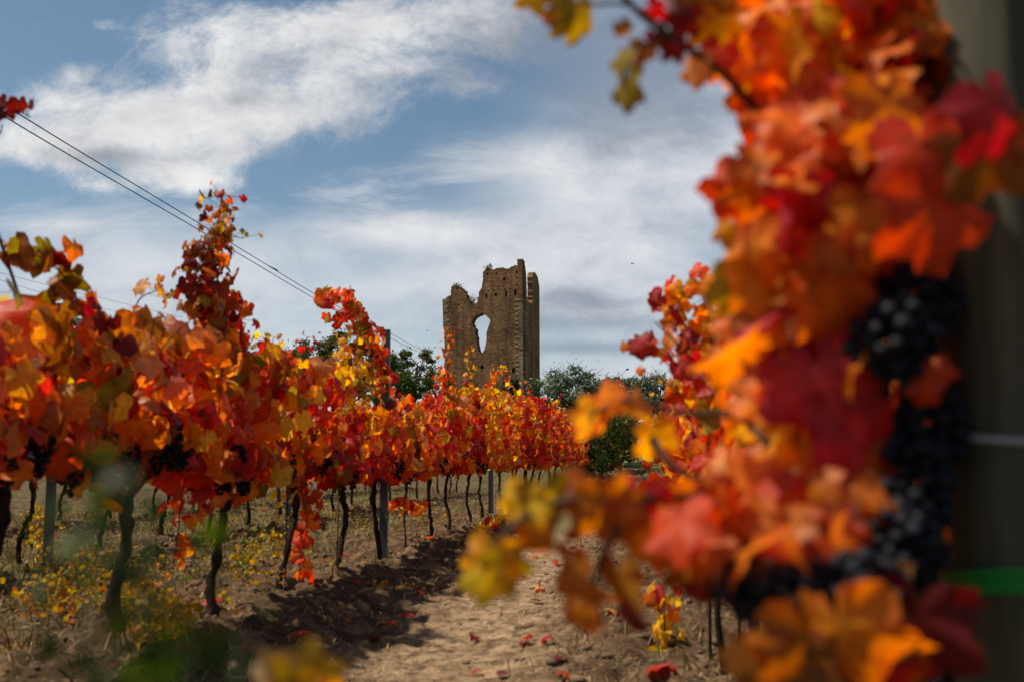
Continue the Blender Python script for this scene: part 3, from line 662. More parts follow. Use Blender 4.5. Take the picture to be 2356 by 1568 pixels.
# ---- the close, out-of-focus vine beside the wooden post
def close_vine():
    rng = np.random.default_rng(77)
    X, Y = .36, 1.22
    root = thing('grapevine', 'large blurred orange and red grapevine right by the mossy wooden post', 'grapevine', (X, Y, gz(X, Y)), GR)
    mb = MB(); g = gz(X, Y)
    l = smooth_line([[X, Y, g - .04], [X + .02, Y - .02, g + .25], [X - .02, Y + .01, g + .45], [X, Y, g + .62]], 20)
    mb.tube(l, .02 * (1 + .8 * np.exp(-np.linspace(0, 9, len(l)))), 10); mb.build('trunk', M['bark'], root)
    lv = Leaves(rng); cn = MB()
    def blob(u, v, ru, rv, d, dd, n, w, s=.047, left=.6):
        n = int(n * 1.6)
        a = rng.uniform(0, 2 * PI, n); q = np.sqrt(rng.uniform(0, 1, n))
        P = np.array([at(u + ru * q[i] * math.cos(a[i]), v + rv * q[i] * math.sin(a[i]), d + rng.uniform(-dd, dd)) for i in range(n)])
        o = -RH[None] * rng.uniform(0, 1.1, (n, 1)) - FH[None] * rng.uniform(.0, 1.0, (n, 1)) + rng.normal(0, .35, (n, 3)); o[:, 2] = rng.normal(.15, .2, n)
        lv.hang(P, unit(o), s * rng.uniform(.75, 1.25, n), AUTUMN, w)
    TOP = [.5, 2, 4.2, 1.6, .5, .8, 1.6, .8, .5]
    MIDW = [.8, 2.4, 4.2, 1.8, .6, .7, 1.0, .3, 1.1]
    SUN = [.5, 2.2, 4, 1.6, .6, .2, .4, 0, 3.8]
    LOW = [1.2, 2.4, 3.2, 1.8, .5, .4, 2.2, .8, .6]
    blob(1920, 10, 240, 110, 1.2, .18, 60, TOP)
    blob(1930, 170, 225, 110, 1.15, .18, 60, TOP)
    blob(1920, 330, 215, 110, 1.12, .18, 56, MIDW)
    blob(1900, 480, 205, 110, 1.12, .18, 54, MIDW)
    blob(1860, 630, 180, 100, 1.15, .18, 50, MIDW)
    blob(1840, 780, 165, 110, 1.15, .2, 46, MIDW)
    blob(1870, 930, 130, 110, 1.25, .2, 40, SUN)
    blob(1885, 1070, 140, 100, 1.25, .2, 42, SUN)
    blob(1810, 1180, 200, 75, 1.1, .2, 48, SUN)
    blob(1760, 1235, 215, 45, 1.0, .15, 34, LOW)
    blob(1560, 1200, 100, 45, .95, .1, 9, LOW)
    blob(2075, 130, 95, 190, 1.10, .08, 38, [1, 2, 2, .4, 0, .5, 2, 2, 0])
    # canes
    def cane(pts, r=.006): 
        l = smooth_line(pts, 26); cn.tube(l, np.linspace(r, r * .45, len(l)), 7); return l
    cane([[X, Y, .62], at(1950, 800, 1.15), at(1850, 400, 1.15), at(1720, 230, 1.05), at(1640, 150, 1.02), at(1540, 82, 1.0), at(1470, 30, 1.0), at(1420, -30, 1.0)], .0065)
    cane([[X, Y, .62], at(1900, 900, 1.2), at(1880, 400, 1.2), at(1900, -100, 1.2)])
    cane([[X, Y, .62], at(1800, 1050, 1.1), at(1700, 960, 1.15), at(1560, 950, 1.15), at(1440, 920, 1.15), at(1350, 960, 1.15)], .005)
    cane([at(1460, 985, 1.15), at(1500, 1010, 1.12), at(1560, 1080, 1.1), at(1700, 1130, 1.1)], .007)
    cane([[X, Y, .62], at(1750, 1180, .95), at(1500, 1140, .92), at(1300, 1150, .9), at(1180, 1210, .9), at(1110, 1300, .9)], .005)
    cane([at(1500, 1140, .92), at(1400, 1250, .9), at(1370, 1360, .9), at(1400, 1470, .9)], .004)
    cane([at(1540, 82, 1.0), at(1450, 12, 1.0), at(1360, 10, 1.02), at(1250, -10, 1.04)], .003)
    cane([at(1540, 82, 1.0), at(1450, 120, 1.0), at(1435, 200, 1.0)], .0025)
    cane([[X, Y, .6], at(2000, 1300, .95), at(1900, 1380, .88), at(1860, 1430, .85)], .006)
    # single leaves that can be told apart: column, row, depth, length, tip angle (0 = down, + = towards the right), roll, pitch, colour
    def leaf(u, v, d, s, ang, roll, pit, c):
        a = math.radians(ang); t = -UC * math.cos(a) + RH * math.sin(a)
        n = -FW * math.cos(math.radians(roll)) + np.cross(t, -FW) * math.sin(math.radians(roll)); n = unit(n + UPV * .01)
        t = unit(t * math.cos(math.radians(pit)) + n * math.sin(math.radians(pit)))
        lv.add(at(u, v, d)[None], t[None], n[None], s * (.74 if s >= .085 else .66), [c], [1])
    for q in [(1232, -25, 1.04, .048, 5, 30, 10, 'gold'), (1330, 20, 1.03, .066, 10, -25, 0, 'olive'), (1300, 30, 1.05, .045, -30, 20, 0, 'rust'),
              (1435, 130, 1.0, .034, -20, 55, 0, 'olive'), (1440, 190, 1.0, .052, -8, 62, 0, 'olive'), (1430, 60, 1.0, .022, 20, 40, 0, 'rust'),
              (1480, 110, 1.0, .032, -15, 20, 10, 'rust'), (1510, 80, 1.0, .03, 30, 30, 0, 'maroon'), (1550, 100, 1.0, .034, 20, 10, 0, 'maroon'), (1500, 20, 1.0, .028, 60, 35, 0, 'crimson'),
              (1590, -10, 1.02, .06, 8, 30, 0, 'rust'), (1570, 30, 1.02, .04, -20, 10, 0, 'maroon'), (1600, 150, 1.02, .042, -6, 50, 0, 'peach'),
              (1640, 40, 1.05, .06, 20, 20, 0, 'rust'), (1700, 120, 1.08, .07, 10, -20, 0, 'orange'), (1650, 120, 1.05, .05, -30, 20, 0, 'red'),
              (2045, 240, .9, .085, 4, -20, 10, 'orange'), (2120, 330, .86, .09, 10, 15, 20, 'red'), (2290, 240, .82, .085, 25, -15, 10, 'crimson'), (2240, 330, .84, .085, 50, 20, 15, 'rust'), (2150, 470, .86, .085, 5, -10, 10, 'red'),
              (1850, 300, .98, .085, 0, 25, 10, 'peach'), (1760, 430, 1.0, .075, -20, -20, 10, 'orange'), (1690, 420, 1.02, .075, -35, 20, 0, 'red'), (1990, 480, .94, .085, 0, -15, 20, 'orange'), (1900, 640, .95, .09, 8, 20, 0, 'orange'),
              (1790, 640, 1.0, .095, -5, -20, 0, 'olive'), (1700, 650, 1.05, .075, -10, 15, 0, 'olive'), (1680, 520, 1.05, .05, -20, 30, 0, 'gold'), (1930, 600, .96, .06, 20, 10, 0, 'red'),
              (1880, 860, .95, .1, 10, 15, 10, 'crimson'), (1800, 780, 1.0, .08, 5, 25, 0, 'crimson'), 
              (1960, 960, .95, .09, 15, -10, 0, 'crimson'), (1990, 1060, .95, .07, 5, 20, 0, 'red'), (1850, 1150, .95, .075, 0, 10, 0, 'red'),
              (2145, 595, .93, .03, 15, 10, 0, 'red'), (2160, 850, .92, .04, 20, -10, 0, 'red'), (2130, 890, .92, .036, -20, 15, 0, 'red'),
              (1400, 905, 1.15, .052, -15, 58, 0, 'orange'), (1365, 950, 1.15, .058, -25, -40, 10, 'peach'), (1345, 960, 1.16, .05, 30, 20, 0, 'peach'), (1455, 925, 1.15, .055, 15, 60, 0, 'peach'), (1510, 1000, 1.12, .06, 10, -20, 0, 'gold'),
              (1205, 1150, .9, .06, -15, 30, 0, 'yellow'), (1260, 1140, .9, .062, 15, -20, 0, 'olive'), (1270, 1200, .9, .05, -35, 60, 0, 'straw'), (1130, 1270, .9, .055, -10, 20, 0, 'gold'), (1165, 1290, .9, .05, 12, -35, 0, 'olive'), (1105, 1320, .9, .05, 5, 35, 10, 'yellow'), (1230, 1230, .9, .045, 10, 30, 0, 'orange'),
              (1345, 1140, .9, .068, -20, 20, 0, 'rust'), (1400, 1150, .9, .07, 5, -30, 0, 'orange'), (1430, 1180, .9, .065, 20, 10, 10, 'rust'), (1470, 1150, .92, .07, -10, 25, 0, 'crimson'), (1530, 1170, .92, .075, 10, -10, 0, 'orange'), (1480, 1240, .9, .06, 0, 30, 0, 'gold'), (1560, 1230, .9, .07, -15, 15, 0, 'gold'), (1600, 1290, .92, .065, 5, -20, 0, 'rust'), (1640, 1200, .92, .075, 0, 20, 0, 'gold'), (1700, 1210, .92, .075, 20, -20, 0, 'rust'),
              (1318, 1310, .88, .075, 8, 66, 0, 'rust'), (1335, 1400, .88, .05, 14, 50, 10, 'orange'), (1425, 1330, .88, .07, 2, 60, 0, 'rust'), (1440, 1410, .88, .05, 10, 58, 0, 'maroon'),
              (1620, 1340, .9, .055, 5, 15, 0, 'crimson'), (1720, 1330, .9, .065, -5, -10, 0, 'red'), 
              (1860, 1465, .80, .085, -14, -35, 25, 'rust'), (1930, 1440, .79, .09, 22, 30, 15, 'orange'), (1830, 1480, .8, .075, -35, 20, 10, 'orange'), (1990, 1500, .8, .09, 20, 15, 10, 'maroon'), (2110, 1420, .82, .09, -5, 25, 0, 'maroon'), (2150, 1470, .82, .08, 20, -10, 0, 'maroon'), (1800, 1540, .8, .09, 10, 20, 10, 'rust'), (2020, 1350, .85, .07, 10, 40, 0, 'peach'), (2080, 1400, .85, .05, -10, 20, 0, 'rust')]:
        leaf(*q)
    cn.build('cane_wood', M['cane'], root)  # all canes of this vine in one mesh, no arms
    lv.build('foliage', root, 'hi')
    for (u, v, d, rx, rz, n) in [(2115, 715, .97, .040, .045, 80), (2060, 800, .94, .040, .045, 75), (2140, 1010, .96, .032, .05, 65), (2110, 1150, .94, .034, .055, 75), (2085, 1280, .92, .034, .045, 65),
                                 (1730, 1352, .86, .036, .024, 55), (1800, 1385, .84, .030, .026, 50), (1885, 1358, .86, .038, .024, 55), (1985, 1360, .85, .036, .03, 60)]:
        grape_bunch(at(u, v, d), rx, rz, rng, root, r=.0085, n=n, res=2)
close_vine()

# young vine with yellow leaves by the path, low yellow shoot
def sapling(label, u, v, top, w, s, seed, lean=0.0):
    p = on_ground(u, v); rng = np.random.default_rng(seed)
    r = thing('vine_sapling', label, 'sapling', p)
    l = smooth_line([p - [0, 0, .03], p + [lean * .3, .02, top * .4], p + [lean, .0, top]], 20)
    mb = MB(); mb.tube(l, np.linspace(.006, .0025, len(l)), 6); mb.build('stem', M['cane'], r)
    lv = Leaves(rng)
    for k in range(3): lv.along(l, .03, s, AUTUMN, w, pet=.05, taper=False, start=.1)
    lv.build('foliage', r, 'mid')
sapling('small yellow vine sapling standing in the sunlit soil beside the path', 1530, 1492, .26, [0, .3, 1, 2.5, 4, 2.5, .6, 0, 0], .05, 41)
sapling('low bright yellow shoot leaning over the soil at the far side of the path', 1085, 1245, .26, [0, 0, .2, 2, 5, 0, 0, 0, 0], .05, 42, .36)
sapling('spindly yellow sapling among the weeds at the far left', 85, 1290, .4, [0, 0, 1, 3, 3, 2, 1, 0, 0], .03, 43)

# ================================================================== POSTS, WIRES, TIES
def metal_post(label, x, y, h, group='grey metal trellis posts', tie=False):
    z = gz(x, y); r = thing('trellis_post', label, 'post', (x, y, z), group)
    # ribbed open profile: outline of a folded sheet
    prof = []
    hw, hd = .03, .02
    xs = np.linspace(-hw, hw, 13)
    for k, q in enumerate(xs): prof.append((q, -hd + (.004 if k % 2 else 0)))
    prof += [(hw, hd), (hw - .012, hd), (hw - .012, hd - .006), (hw - .006, hd - .006)]
    prof += [(hw - .006, -hd + .012)] + [(-hw + .006, -hd + .012), (-hw + .006, hd - .006), (-hw + .012, hd - .006), (-hw + .012, hd), (-hw, hd)]
    n = len(prof); V = []
    for zz in (z - .1, z + h): V += [(x + a, y + b, zz) for a, b in prof]
    F = [[i, (i + 1) % n, n + (i + 1) % n, n + i] for i in range(n)] + [[n + i for i in range(n)]]
    mesh_obj('profile', np.array(V), F, M['metal'], r, False)
    mb = MB()
    for hz in (.95, 1.35, h - .08):
        a = np.linspace(0, 2 * PI, 12, endpoint=False)
        mb.tube([[x, y - hd - .003, z + hz], [x, y - hd + .002, z + hz]], .006, 10)
    mb.build('bolt', M['wire'], r)
    if tie:
        for hz in (.32, .66):
            mb = MB(); t = np.linspace(0, 2 * PI, 20)
            mb.tube(np.column_stack([x - .01 + .046 * np.cos(t), y - .01 + .04 * np.sin(t), z + hz + .01 * np.sin(t * 2)]), .004, 6, False)
            mb.build('tie', M['tie'], r)
p1 = on_x(876, 1328, ROW_A); metal_post('tall ribbed grey metal post rising above the front of the left row', ROW_A, p1[1] + .06, 1.80, tie=True)
p2 = on_x(1129, 1196, ROW_A); metal_post('small ribbed grey post farther along the left row, top hidden in leaves', ROW_A, p2[1], 1.6)
metal_post('grey post top poking out of the second row, below the green trees', ROW_B, at(737, 900, 12.5)[1], 1.97)
metal_post('dark post top in the second row, behind the large crimson vine', ROW_B, at(213, 800, 7.6)[1], 1.96)
p5 = at(1622, 1420, 5.6); metal_post('grey post foot behind dark stems in the right row', .34, float(p5[1]), 1.35)
def stake(label, pts):
    mb = MB(); pts = [np.array(p) for p in pts]; pts[0][2] = gz(pts[0][0], pts[0][1]) - .05
    mb.tube(smooth_line(pts, 6), .0045, 6); o = mb.build('vine_stake', M['bark'], None, origin=pts[0])
    tag(o, label, 'stake', 'thin stakes beside the trunks')
stake('thin dark stake beside the trunk with the hanging red shoot', A((655, 1385), (662, 1120), dx=.03))
stake('thin dark stake beside the bent black trunk', A((772, 1360), (782, 1120), dx=-.03))
stake('thin dark stake right of the yellow sapling', [on_ground(1632, 1520), at(1630, 1180, 4.0)])
# dark stems under the right row
for k, (u, v, lab) in enumerate([(1636, 1520, 'thin dark stem under the right row, first right of the yellow sapling'), (1672, 1548, 'bent dark stem under the right row, between two straight ones'),
                                 (1700, 1520, 'straight thin dark stem under the right row'), (1738, 1535, 'thick dark stem under the right row, below the black grapes')]):
    p = on_ground(u, v); mb = MB(); r = np.random.default_rng(900 + k)
    t = smooth_line([p - [0, 0, .04], p + [r.normal(0, .03), r.normal(0, .03), .2], p + [r.normal(0, .03), .02, .42], p + [.03, .05, .7]], 16)
    mb.tube(t, (.006, .011, .006, .012)[k] * (1 + .5 * np.exp(-np.linspace(0, 8, len(t)))), 8)
    q = thing('vine_stem', lab, 'sapling', p, 'bare stems under the right row'); mb.build('stem', M['bark'], q)  # stem of the right row's vines, filed with the saplings

def wire(label, x, z, y0, y1, off=0.0):
    ys = np.linspace(y0, y1, 30); ph = x
    pts = np.column_stack([np.full(30, x + off), ys, [gz(x, q) * .0 + z + .01 * math.sin(q * 1.7 + ph) + hill(np.array(x), np.array(q)) for q in ys]])
    mb = MB(); mb.tube(pts, .0016, 5); o = mb.build('trellis_wire', M['wire'], None, origin=pts[0])
    tag(o, label, 'wire', 'steel trellis wires')
wire('lower steel wire carrying the front of the left row', ROW_A, .72, 1.0, 29)
wire('upper steel wire inside the leaves of the left row', ROW_A, 1.15, 1.0, 29)
wire('steel wire inside the leaves of the second row', ROW_B, .95, 2.0, 25)
# wooden post, its tie, its wire
pc = at(2318, 784, 1.0); PXx, PYy = float(pc[0]), float(pc[1]); pg = gz(PXx, PYy)
wp = thing('wooden_post', 'thick round mossy wooden post filling the right picture edge', 'post', (PXx, PYy, pg))
zz = np.linspace(pg - .2, 1.75, 60); rr = np.random.default_rng(3)
ang = np.linspace(0, 2 * PI, 40, endpoint=False)
V = []
for i, z in enumerate(zz):
    rad = .064 + .0012 * np.sin(z * 5) + .0016 * vnoise(ang * 4, np.full(40, z * 3), 20) + .0016 * vnoise(ang * 9, np.full(40, z * 1.0), 21)
    rad[[7, 22, 31]] -= .0035 
    V.append(np.column_stack([PXx + rad * np.cos(ang), PYy + rad * np.sin(ang), np.full(40, z)]))
V = np.concatenate(V)
F = [[i * 40 + j, i * 40 + (j + 1) % 40, (i + 1) * 40 + (j + 1) % 40, (i + 1) * 40 + j] for i in range(59) for j in range(40)] + [[59 * 40 + j for j in range(40)]]
mesh_obj('shaft', V, F, M['wood'], wp, True)
zt = float(at(2290, 1338, .95)[2])
mb = MB(); t = np.linspace(0, 2 * PI, 41)
for k, dz in enumerate((-.0065, -.0015, .0045)):
    rad = .0695 + .0006 * (k % 2)
    mb.tube(np.column_stack([PXx + rad * np.cos(t), PYy + rad * np.sin(t), zt + dz + (.006 + .002 * k) * np.sin(t + 2.6 + .2 * k)]), .0034, 8, False)
tag(mb.build('tie', M['tie'], None, origin=(PXx, PYy, zt)), 'bright green plastic tie wound around the mossy wooden post', 'tie')
zw = float(at(2290, 1022, .95)[2]); dvec = unit(np.array([PXx, PYy, 0]) - [0, 0, 0])
mb = MB(); w0 = np.array([PXx, PYy, zw]); L_ = []
for a in np.linspace(-2.9, .2, 16): L_.append(w0 + [.068 * math.cos(a), .068 * math.sin(a), -.006 * (a + 1.4)])
L_ = [w0 + [-.062, .12, .02]] + L_ + [w0 + [.083, .15, -.012], w0 + [.09, .6, -.01]]
mb.tube(smooth_line(L_, 60), .0032, 8)
tag(mb.build('trellis_wire', M['wire'], None, origin=w0), 'pale steel wire looped around the mossy wooden post', 'wire', 'steel trellis wires')

# ================================================================== TOWER
def z6(x, y): return ((1700 + x / 2.5286) * .57519, (980 + y / 2.5286) * .57519)
def rough_poly(pts, step, amp, rng):
    out = []; n = len(pts)
    for i in range(n):
        a = np.array(pts[i], float); b = np.array(pts[(i + 1) % n], float); L = np.linalg.norm(b - a)
        k = max(1, int(L / step))
        for q in range(k):
            p = a + (b - a) * q / k
            out.append(p + rng.normal(0, amp, 2) if q else p + rng.normal(0, amp * .5, 2))
    return out
def wall_mesh(name, outer, through, blind, to_world, T, parent, blind_depth=.5, mat='masonry'):
    """polygon wall (s, z) of thickness T with through holes and blind recesses"""
    def tess(loops):
        vs = []; es = []; 
        for l in loops:
            b = len(vs); vs += [Vector((float(p[0]), float(p[1]))) for p in l]
            es += [(b + i, b + (i + 1) % len(l)) for i in range(len(l))]
        # inner sample points keep the triangles small
        xs = [v.x for v in vs]; ys = [v.y for v in vs]
        ov, oe, of, ve, ee, fe = delaunay_2d_cdt(vs, es, [], 0, 1e-6)
        def inside(p, l):
            c = False; n = len(l)
            for i in range(n):
                x1, y1 = l[i]; x2, y2 = l[(i + 1) % n]
                if (y1 > p[1]) != (y2 > p[1]) and p[0] < (x2 - x1) * (p[1] - y1) / (y2 - y1) + x1: c = not c
            return c
        fs = []
        for f in of:
            cx = sum(ov[i].x for i in f) / 3; cy = sum(ov[i].y for i in f) / 3
            if inside((cx, cy), loops[0]) and not any(inside((cx, cy), l) for l in loops[1:]): fs.append(list(f))
        return [(v.x, v.y) for v in ov], fs
    mbV = []; mbF = []
    def put(vs2, fs, depth, flip):
        b = len(mbV); mbV.extend([to_world(s, z, depth) for s, z in vs2]); mbF.extend([[i + b for i in (f[::-1] if flip else f)] for f in fs])
    v, f = tess([outer] + through + blind); put(v, f, 0, False)
    v, f = tess([outer] + through); put(v, f, T, True)
    def side(l, d0, d1, flip):
        b = len(mbV); n = len(l)
        mbV.extend([to_world(p[0], p[1], d0) for p in l]); mbV.extend([to_world(p[0], p[1], d1) for p in l])
        for i in range(n):
            q = [b + i, b + (i + 1) % n, b + n + (i + 1) % n, b + n + i]; mbF.append(q[::-1] if flip else q)
    side(outer, 0, T, True)
    for l in through: side(l, 0, T, False)
    for l in blind:
        side(l, 0, blind_depth, False)
        b = len(mbV); mbV.extend([to_world(p[0], p[1], blind_depth) for p in l]); mbF.append([b + i for i in range(len(l))])
    return mesh_obj(name, np.array(mbV), mbF, M[mat], parent, False)

def tower():
    rng = np.random.default_rng(8)
    DA = 84.0
    def camxy(u, d): return np.array([(u - 1178) / FPX * d, d])
    A_ = camxy(z6(985, 0)[0], DA); ex = np.array([-6.83, 1.65]); W = np.linalg.norm(ex); ex = ex / W
    ey = np.array([1.65, 6.83]) / np.hypot(1.65, 6.83)          # depth direction
    Lc = A_ + ex * W
    # front wall coordinate s: 0 at the left corner, W at the right corner
    def world_from_cam(q, z): return np.array([*(RH[:2] * q[0] + FH[:2] * q[1] * math.cos(0)), z])
    def front(s, z, dep): return world_from_cam(Lc - ex * s + ey * dep, z)
    def right(s, z, dep): return world_from_cam(A_ + ey * s + ex * dep, z)
    def left(s, z, dep): return world_from_cam(Lc + ey * s - ex * dep, z)
    def back(s, z, dep): return world_from_cam(Lc + ey * DEP - ex * s - ey * dep, z)
    DEP = 7.1
    # picture -> wall coordinates, by meeting the ray with the wall's plane
    def meet(u, v, q0, dirv):
        r = ray(u, v); rc = np.array([r @ RH, r @ FH]); 
        # t*rc = q0 + s*dirv
        Mx = np.array([[rc[0], -dirv[0]], [rc[1], -dirv[1]]]); t, s = np.linalg.solve(Mx, q0)
        return s, CAM[2] + t * r[2]
    fr = lambda x, y: (lambda sz: (sz[0], sz[1]))(meet(*z6(x, y), Lc, -ex))
    rt = lambda x, y: meet(*z6(x, y), A_, ey)
    zb = 3.2
    base = front(0, zb, 0)
    root = thing('ruined_tower', 'ruined medieval brick tower with a jagged broken top and a tall gap in its wall', 'tower', base)
    top = [fr(*p) for p in [(182, 542), (212, 546), (235, 520), (262, 506), (266, 425), (293, 402), (322, 416), (368, 430), (400, 455), (414, 490), (426, 545), (450, 556), (482, 582), (512, 597),
                            (530, 546), (547, 470), (572, 402), (590, 332), (583, 272), (612, 246), (650, 241), (720, 236), (800, 231), (850, 236), (900, 211), (943, 190), (950, 150), (984, 140)]]
    lft = [fr(200, 1300), fr(196, 865), fr(184, 828)]
    s0 = fr(200, 1300)[0]
    outer = [(s0, zb)] + lft + rough_poly(top, .13, .055, rng)[:-1]
    # drop the closing run that rough_poly adds back to the first top point
    k = max(range(len(outer)), key=lambda i: outer[i][0]); outer = outer[:k + 1]
    outer += [(W, fr(984, 142)[1]), (W, zb)]
    outer = [(min(float(a), W), float(b)) for a, b in outer]
    hole = [fr(*p) for p in [(474, 786), (482, 752), (520, 716), (558, 692), (576, 680), (592, 702), (618, 716), (645, 742), (662, 768), (655, 792), (640, 820), (632, 850), (626, 882), (626, 940), (616, 1000), (606, 1050), (586, 1080), (566, 1093), (545, 1086), (532, 1040), (520, 980), (512, 900), (506, 846), (484, 822)]]
    hole = rough_poly(hole, .16, .045, rng)
    small = [fr(*p) for p in [(703, 492), (718, 484), (728, 494), (728, 520), (714, 524), (704, 512)]]
    def rect(x, y, w, h): return [fr(x - w, y - h), fr(x + w, y - h), fr(x + w, y + h), fr(x - w, y + h)]
    blind = [rect(*q) for q in [(633, 292, 9, 11), (720, 288, 8, 11), (927, 276, 10, 15), (803, 345, 13, 15), (838, 344, 7, 9), (678, 358, 7, 7), (925, 334, 7, 8), (928, 405, 6, 11), (670, 434, 6, 6), (792, 422, 6, 6),
                                (586, 474, 6, 7), (641, 465, 6, 7), (700, 462, 7, 7), (758, 454, 6, 7), (812, 448, 6, 7), (867, 442, 6, 7), (922, 445, 5, 7), (621, 514, 10, 24), (820, 494, 10, 22), (914, 480, 12, 26), (336, 606, 8, 8), (300, 604, 6, 8),
                                (578, 1232, 14, 20), (895, 1265, 16, 26)]]
    T = 1.0
    wall_mesh('front_wall', outer, [hole, small], blind, front, T, root)
    # right wall: near end follows the corner, a deep notch, then the far pillar
    prof = [rt(990, 142), rt(1004, 176), rt(1018, 240), rt(1026, 345), rt(1030, 470), rt(1036, 560), rt(1060, 585), rt(1084, 590), rt(1090, 560), rt(1092, 430), rt(1088, 330), rt(1092, 288), rt(1112, 278), rt(1140, 322), rt(1154, 400)]
    send = DEP
    prof = [(min(max(s, 0.02), send), z) for s, z in prof]
    ro = [(0.003, zb)] + rough_poly(prof, .13, .05, rng)
    k = max(range(len(ro)), key=lambda i: ro[i][0]); ro = ro[:k + 1] + [(send, ro[k][1] - .3), (send, zb)]
    ro = [(min(max(float(a), .003), send), float(b)) for a, b in ro]
    slit = [[(3.5, 9.0), (3.9, 9.0), (3.95, 10.6), (3.7, 11.0), (3.5, 10.6)], [(3.3, 6.4), (3.7, 6.4), (3.7, 7.6), (3.5, 7.9), (3.3, 7.6)]]
    wall_mesh('side_wall', ro, [], slit, right, .5, root, .3)
    lw = rough_poly([(0.0, zb), (DEP, zb), (DEP, 9.2), (5.0, 8.4), (3.2, 9.6), (1.6, 11.2), (T, 12.2), (0.0, 12.4)], .3, .08, rng)
    lw = [(max(a, T + .01), b) for a, b in lw]
    wall_mesh('side_wall', lw, [], [], left, 1.0, root)
    bw = rough_poly([(1.0, zb), (W - 1.1, zb), (W - 1.1, 8.4), (4.4, 6.9), (2.5, 7.4), (1.0, 8.6)], .3, .08, rng)
    wall_mesh('back_wall', bw, [], [], back, 1.0, root)
    # pale cornerstones, proud of both faces
    z = zb + .2; i = 0
    rot = math.atan2(*(RH[:2] * -ex[0] + FH[:2] * -ex[1])[::-1])
    ztop = fr(984, 545)[1]
    while z < ztop:
        h = rng.uniform(.14, .24); l1 = (.62 if i % 2 else .34) * rng.uniform(.8, 1.2); l2 = (.3 if i % 2 else .55) * rng.uniform(.8, 1.2)
        if rng.random() < .86:
            q = A_ + ex * (l1 / 2 - .02) + ey * (l2 / 2 - .02)
            c = world_from_cam(q, z + h / 2); mb = MB(); mb.box(c, (l1 / 2, l2 / 2, h / 2 - .012), rot); mb.build('quoin', M['quoin'], root, False)
        z += h; i += 1
    z = fr(184, 800)[1]; zt_ = fr(184, 560)[1]; i = 0
    while z < zt_:
        h = rng.uniform(.16, .26); l1 = (.5 if i % 2 else .3) * rng.uniform(.8, 1.2)
        q = Lc - ex * (l1 / 2 - .02) + ey * (.25 - .02)
        mb = MB(); mb.box(world_from_cam(q, z + h / 2), (l1 / 2, .25, h / 2 - .015), rot); mb.build('quoin', M['quoin'], root, False); z += h * rng.choice([1, 1, 2.2]); i += 1
    # battered plinth against the side wall's foot
    pv = []
    for s in (0.2, 6.9):
        pv += [right(s, zb, -.75), right(s, zb + 3.4, -.012), right(s, zb, .2), right(s, zb + 3.4, .2)]
    pf = [[0, 4, 5, 1], [0, 1, 3, 2], [4, 6, 7, 5], [1, 5, 7, 3], [2, 3, 7, 6]]
    mesh_obj('buttress', np.array(pv), pf, M['masonry'], root, False)
tower()

# ================================================================== TREES
def wall_tuft(label, x, y, seed, h=.45):
    rng = np.random.default_rng(seed); u, v = z6(x, y); c = at(u, v, 85.0)
    r = thing('wall_plant', label, 'plant', c, 'plants rooted on the broken tower'); mb = MB()
    for k in range(9):
        e = c + np.array([rng.normal(0, .3), rng.normal(0, .2), rng.uniform(.4, 1) * h]); mb.tube([c - [0, 0, .25], (c + e) / 2 + rng.normal(0, .04, 3), e], [.018, .012, .006], 3)
    mb.build('stem', M['tree_bark'], r)
    n = 160; P = c + rng.normal(0, 1, (n, 3)) * [.28, .2, .2] * (h / .45) + [0, 0, h * .35]
    V, F = None, None
    t = unit(rng.normal(0, 1, (n, 3))); b = unit(np.cross(t, rng.normal(0, 1, (n, 3)))); S = rng.uniform(.04, .09, (n, 1))
    V = np.stack([P - t * S, P - b * S * .5, P + t * S, P + b * S * .5], 1).reshape(-1, 3); F = np.arange(n * 4).reshape(n, 4)
    mesh_obj('foliage', V, F, M['tree_leaf'], r, False, np.repeat(np.array([.07, .07, .03]) * rng.uniform(.6, 1.5, (n, 1)), 4, 0))
wall_tuft('dry weed growing in the low dip of the broken tower top', 470, 570, 1)
wall_tuft('small weed on the left stump of the broken tower top', 330, 425, 2, .3)
wall_tuft('little tuft on the higher crest of the tower, under the bird', 640, 238, 3, .28)
def quads(P, Nn, S, rng, asp=.6):
    k = len(P); t = unit(rng.normal(0, 1, (k, 3))); Nn = unit(Nn); t = unit(t - Nn * np.sum(t * Nn, 1, keepdims=True)); b = np.cross(Nn, t)
    V = np.stack([P - t * S[:, None], P - b * S[:, None] * asp + Nn * S[:, None] * .15, P + t * S[:, None], P + b * S[:, None] * asp + Nn * S[:, None] * .15], 1).reshape(-1, 3)
    F = np.arange(k * 4).reshape(k, 4)
    return V, F
TREE_C = {'oak': [(.05, .075, .012), (.085, .10, .018), (.13, .11, .02), (.15, .10, .025)], 'green': [(.035, .06, .012), (.06, .095, .016), (.10, .13, .02)],
          'olive': [(.11, .135, .075), (.15, .18, .11), (.20, .225, .155), (.07, .09, .045)], 'dark': [(.018, .03, .01), (.03, .045, .014)], 'brown': [(.12, .085, .03), (.09, .09, .025), (.16, .11, .03)]}
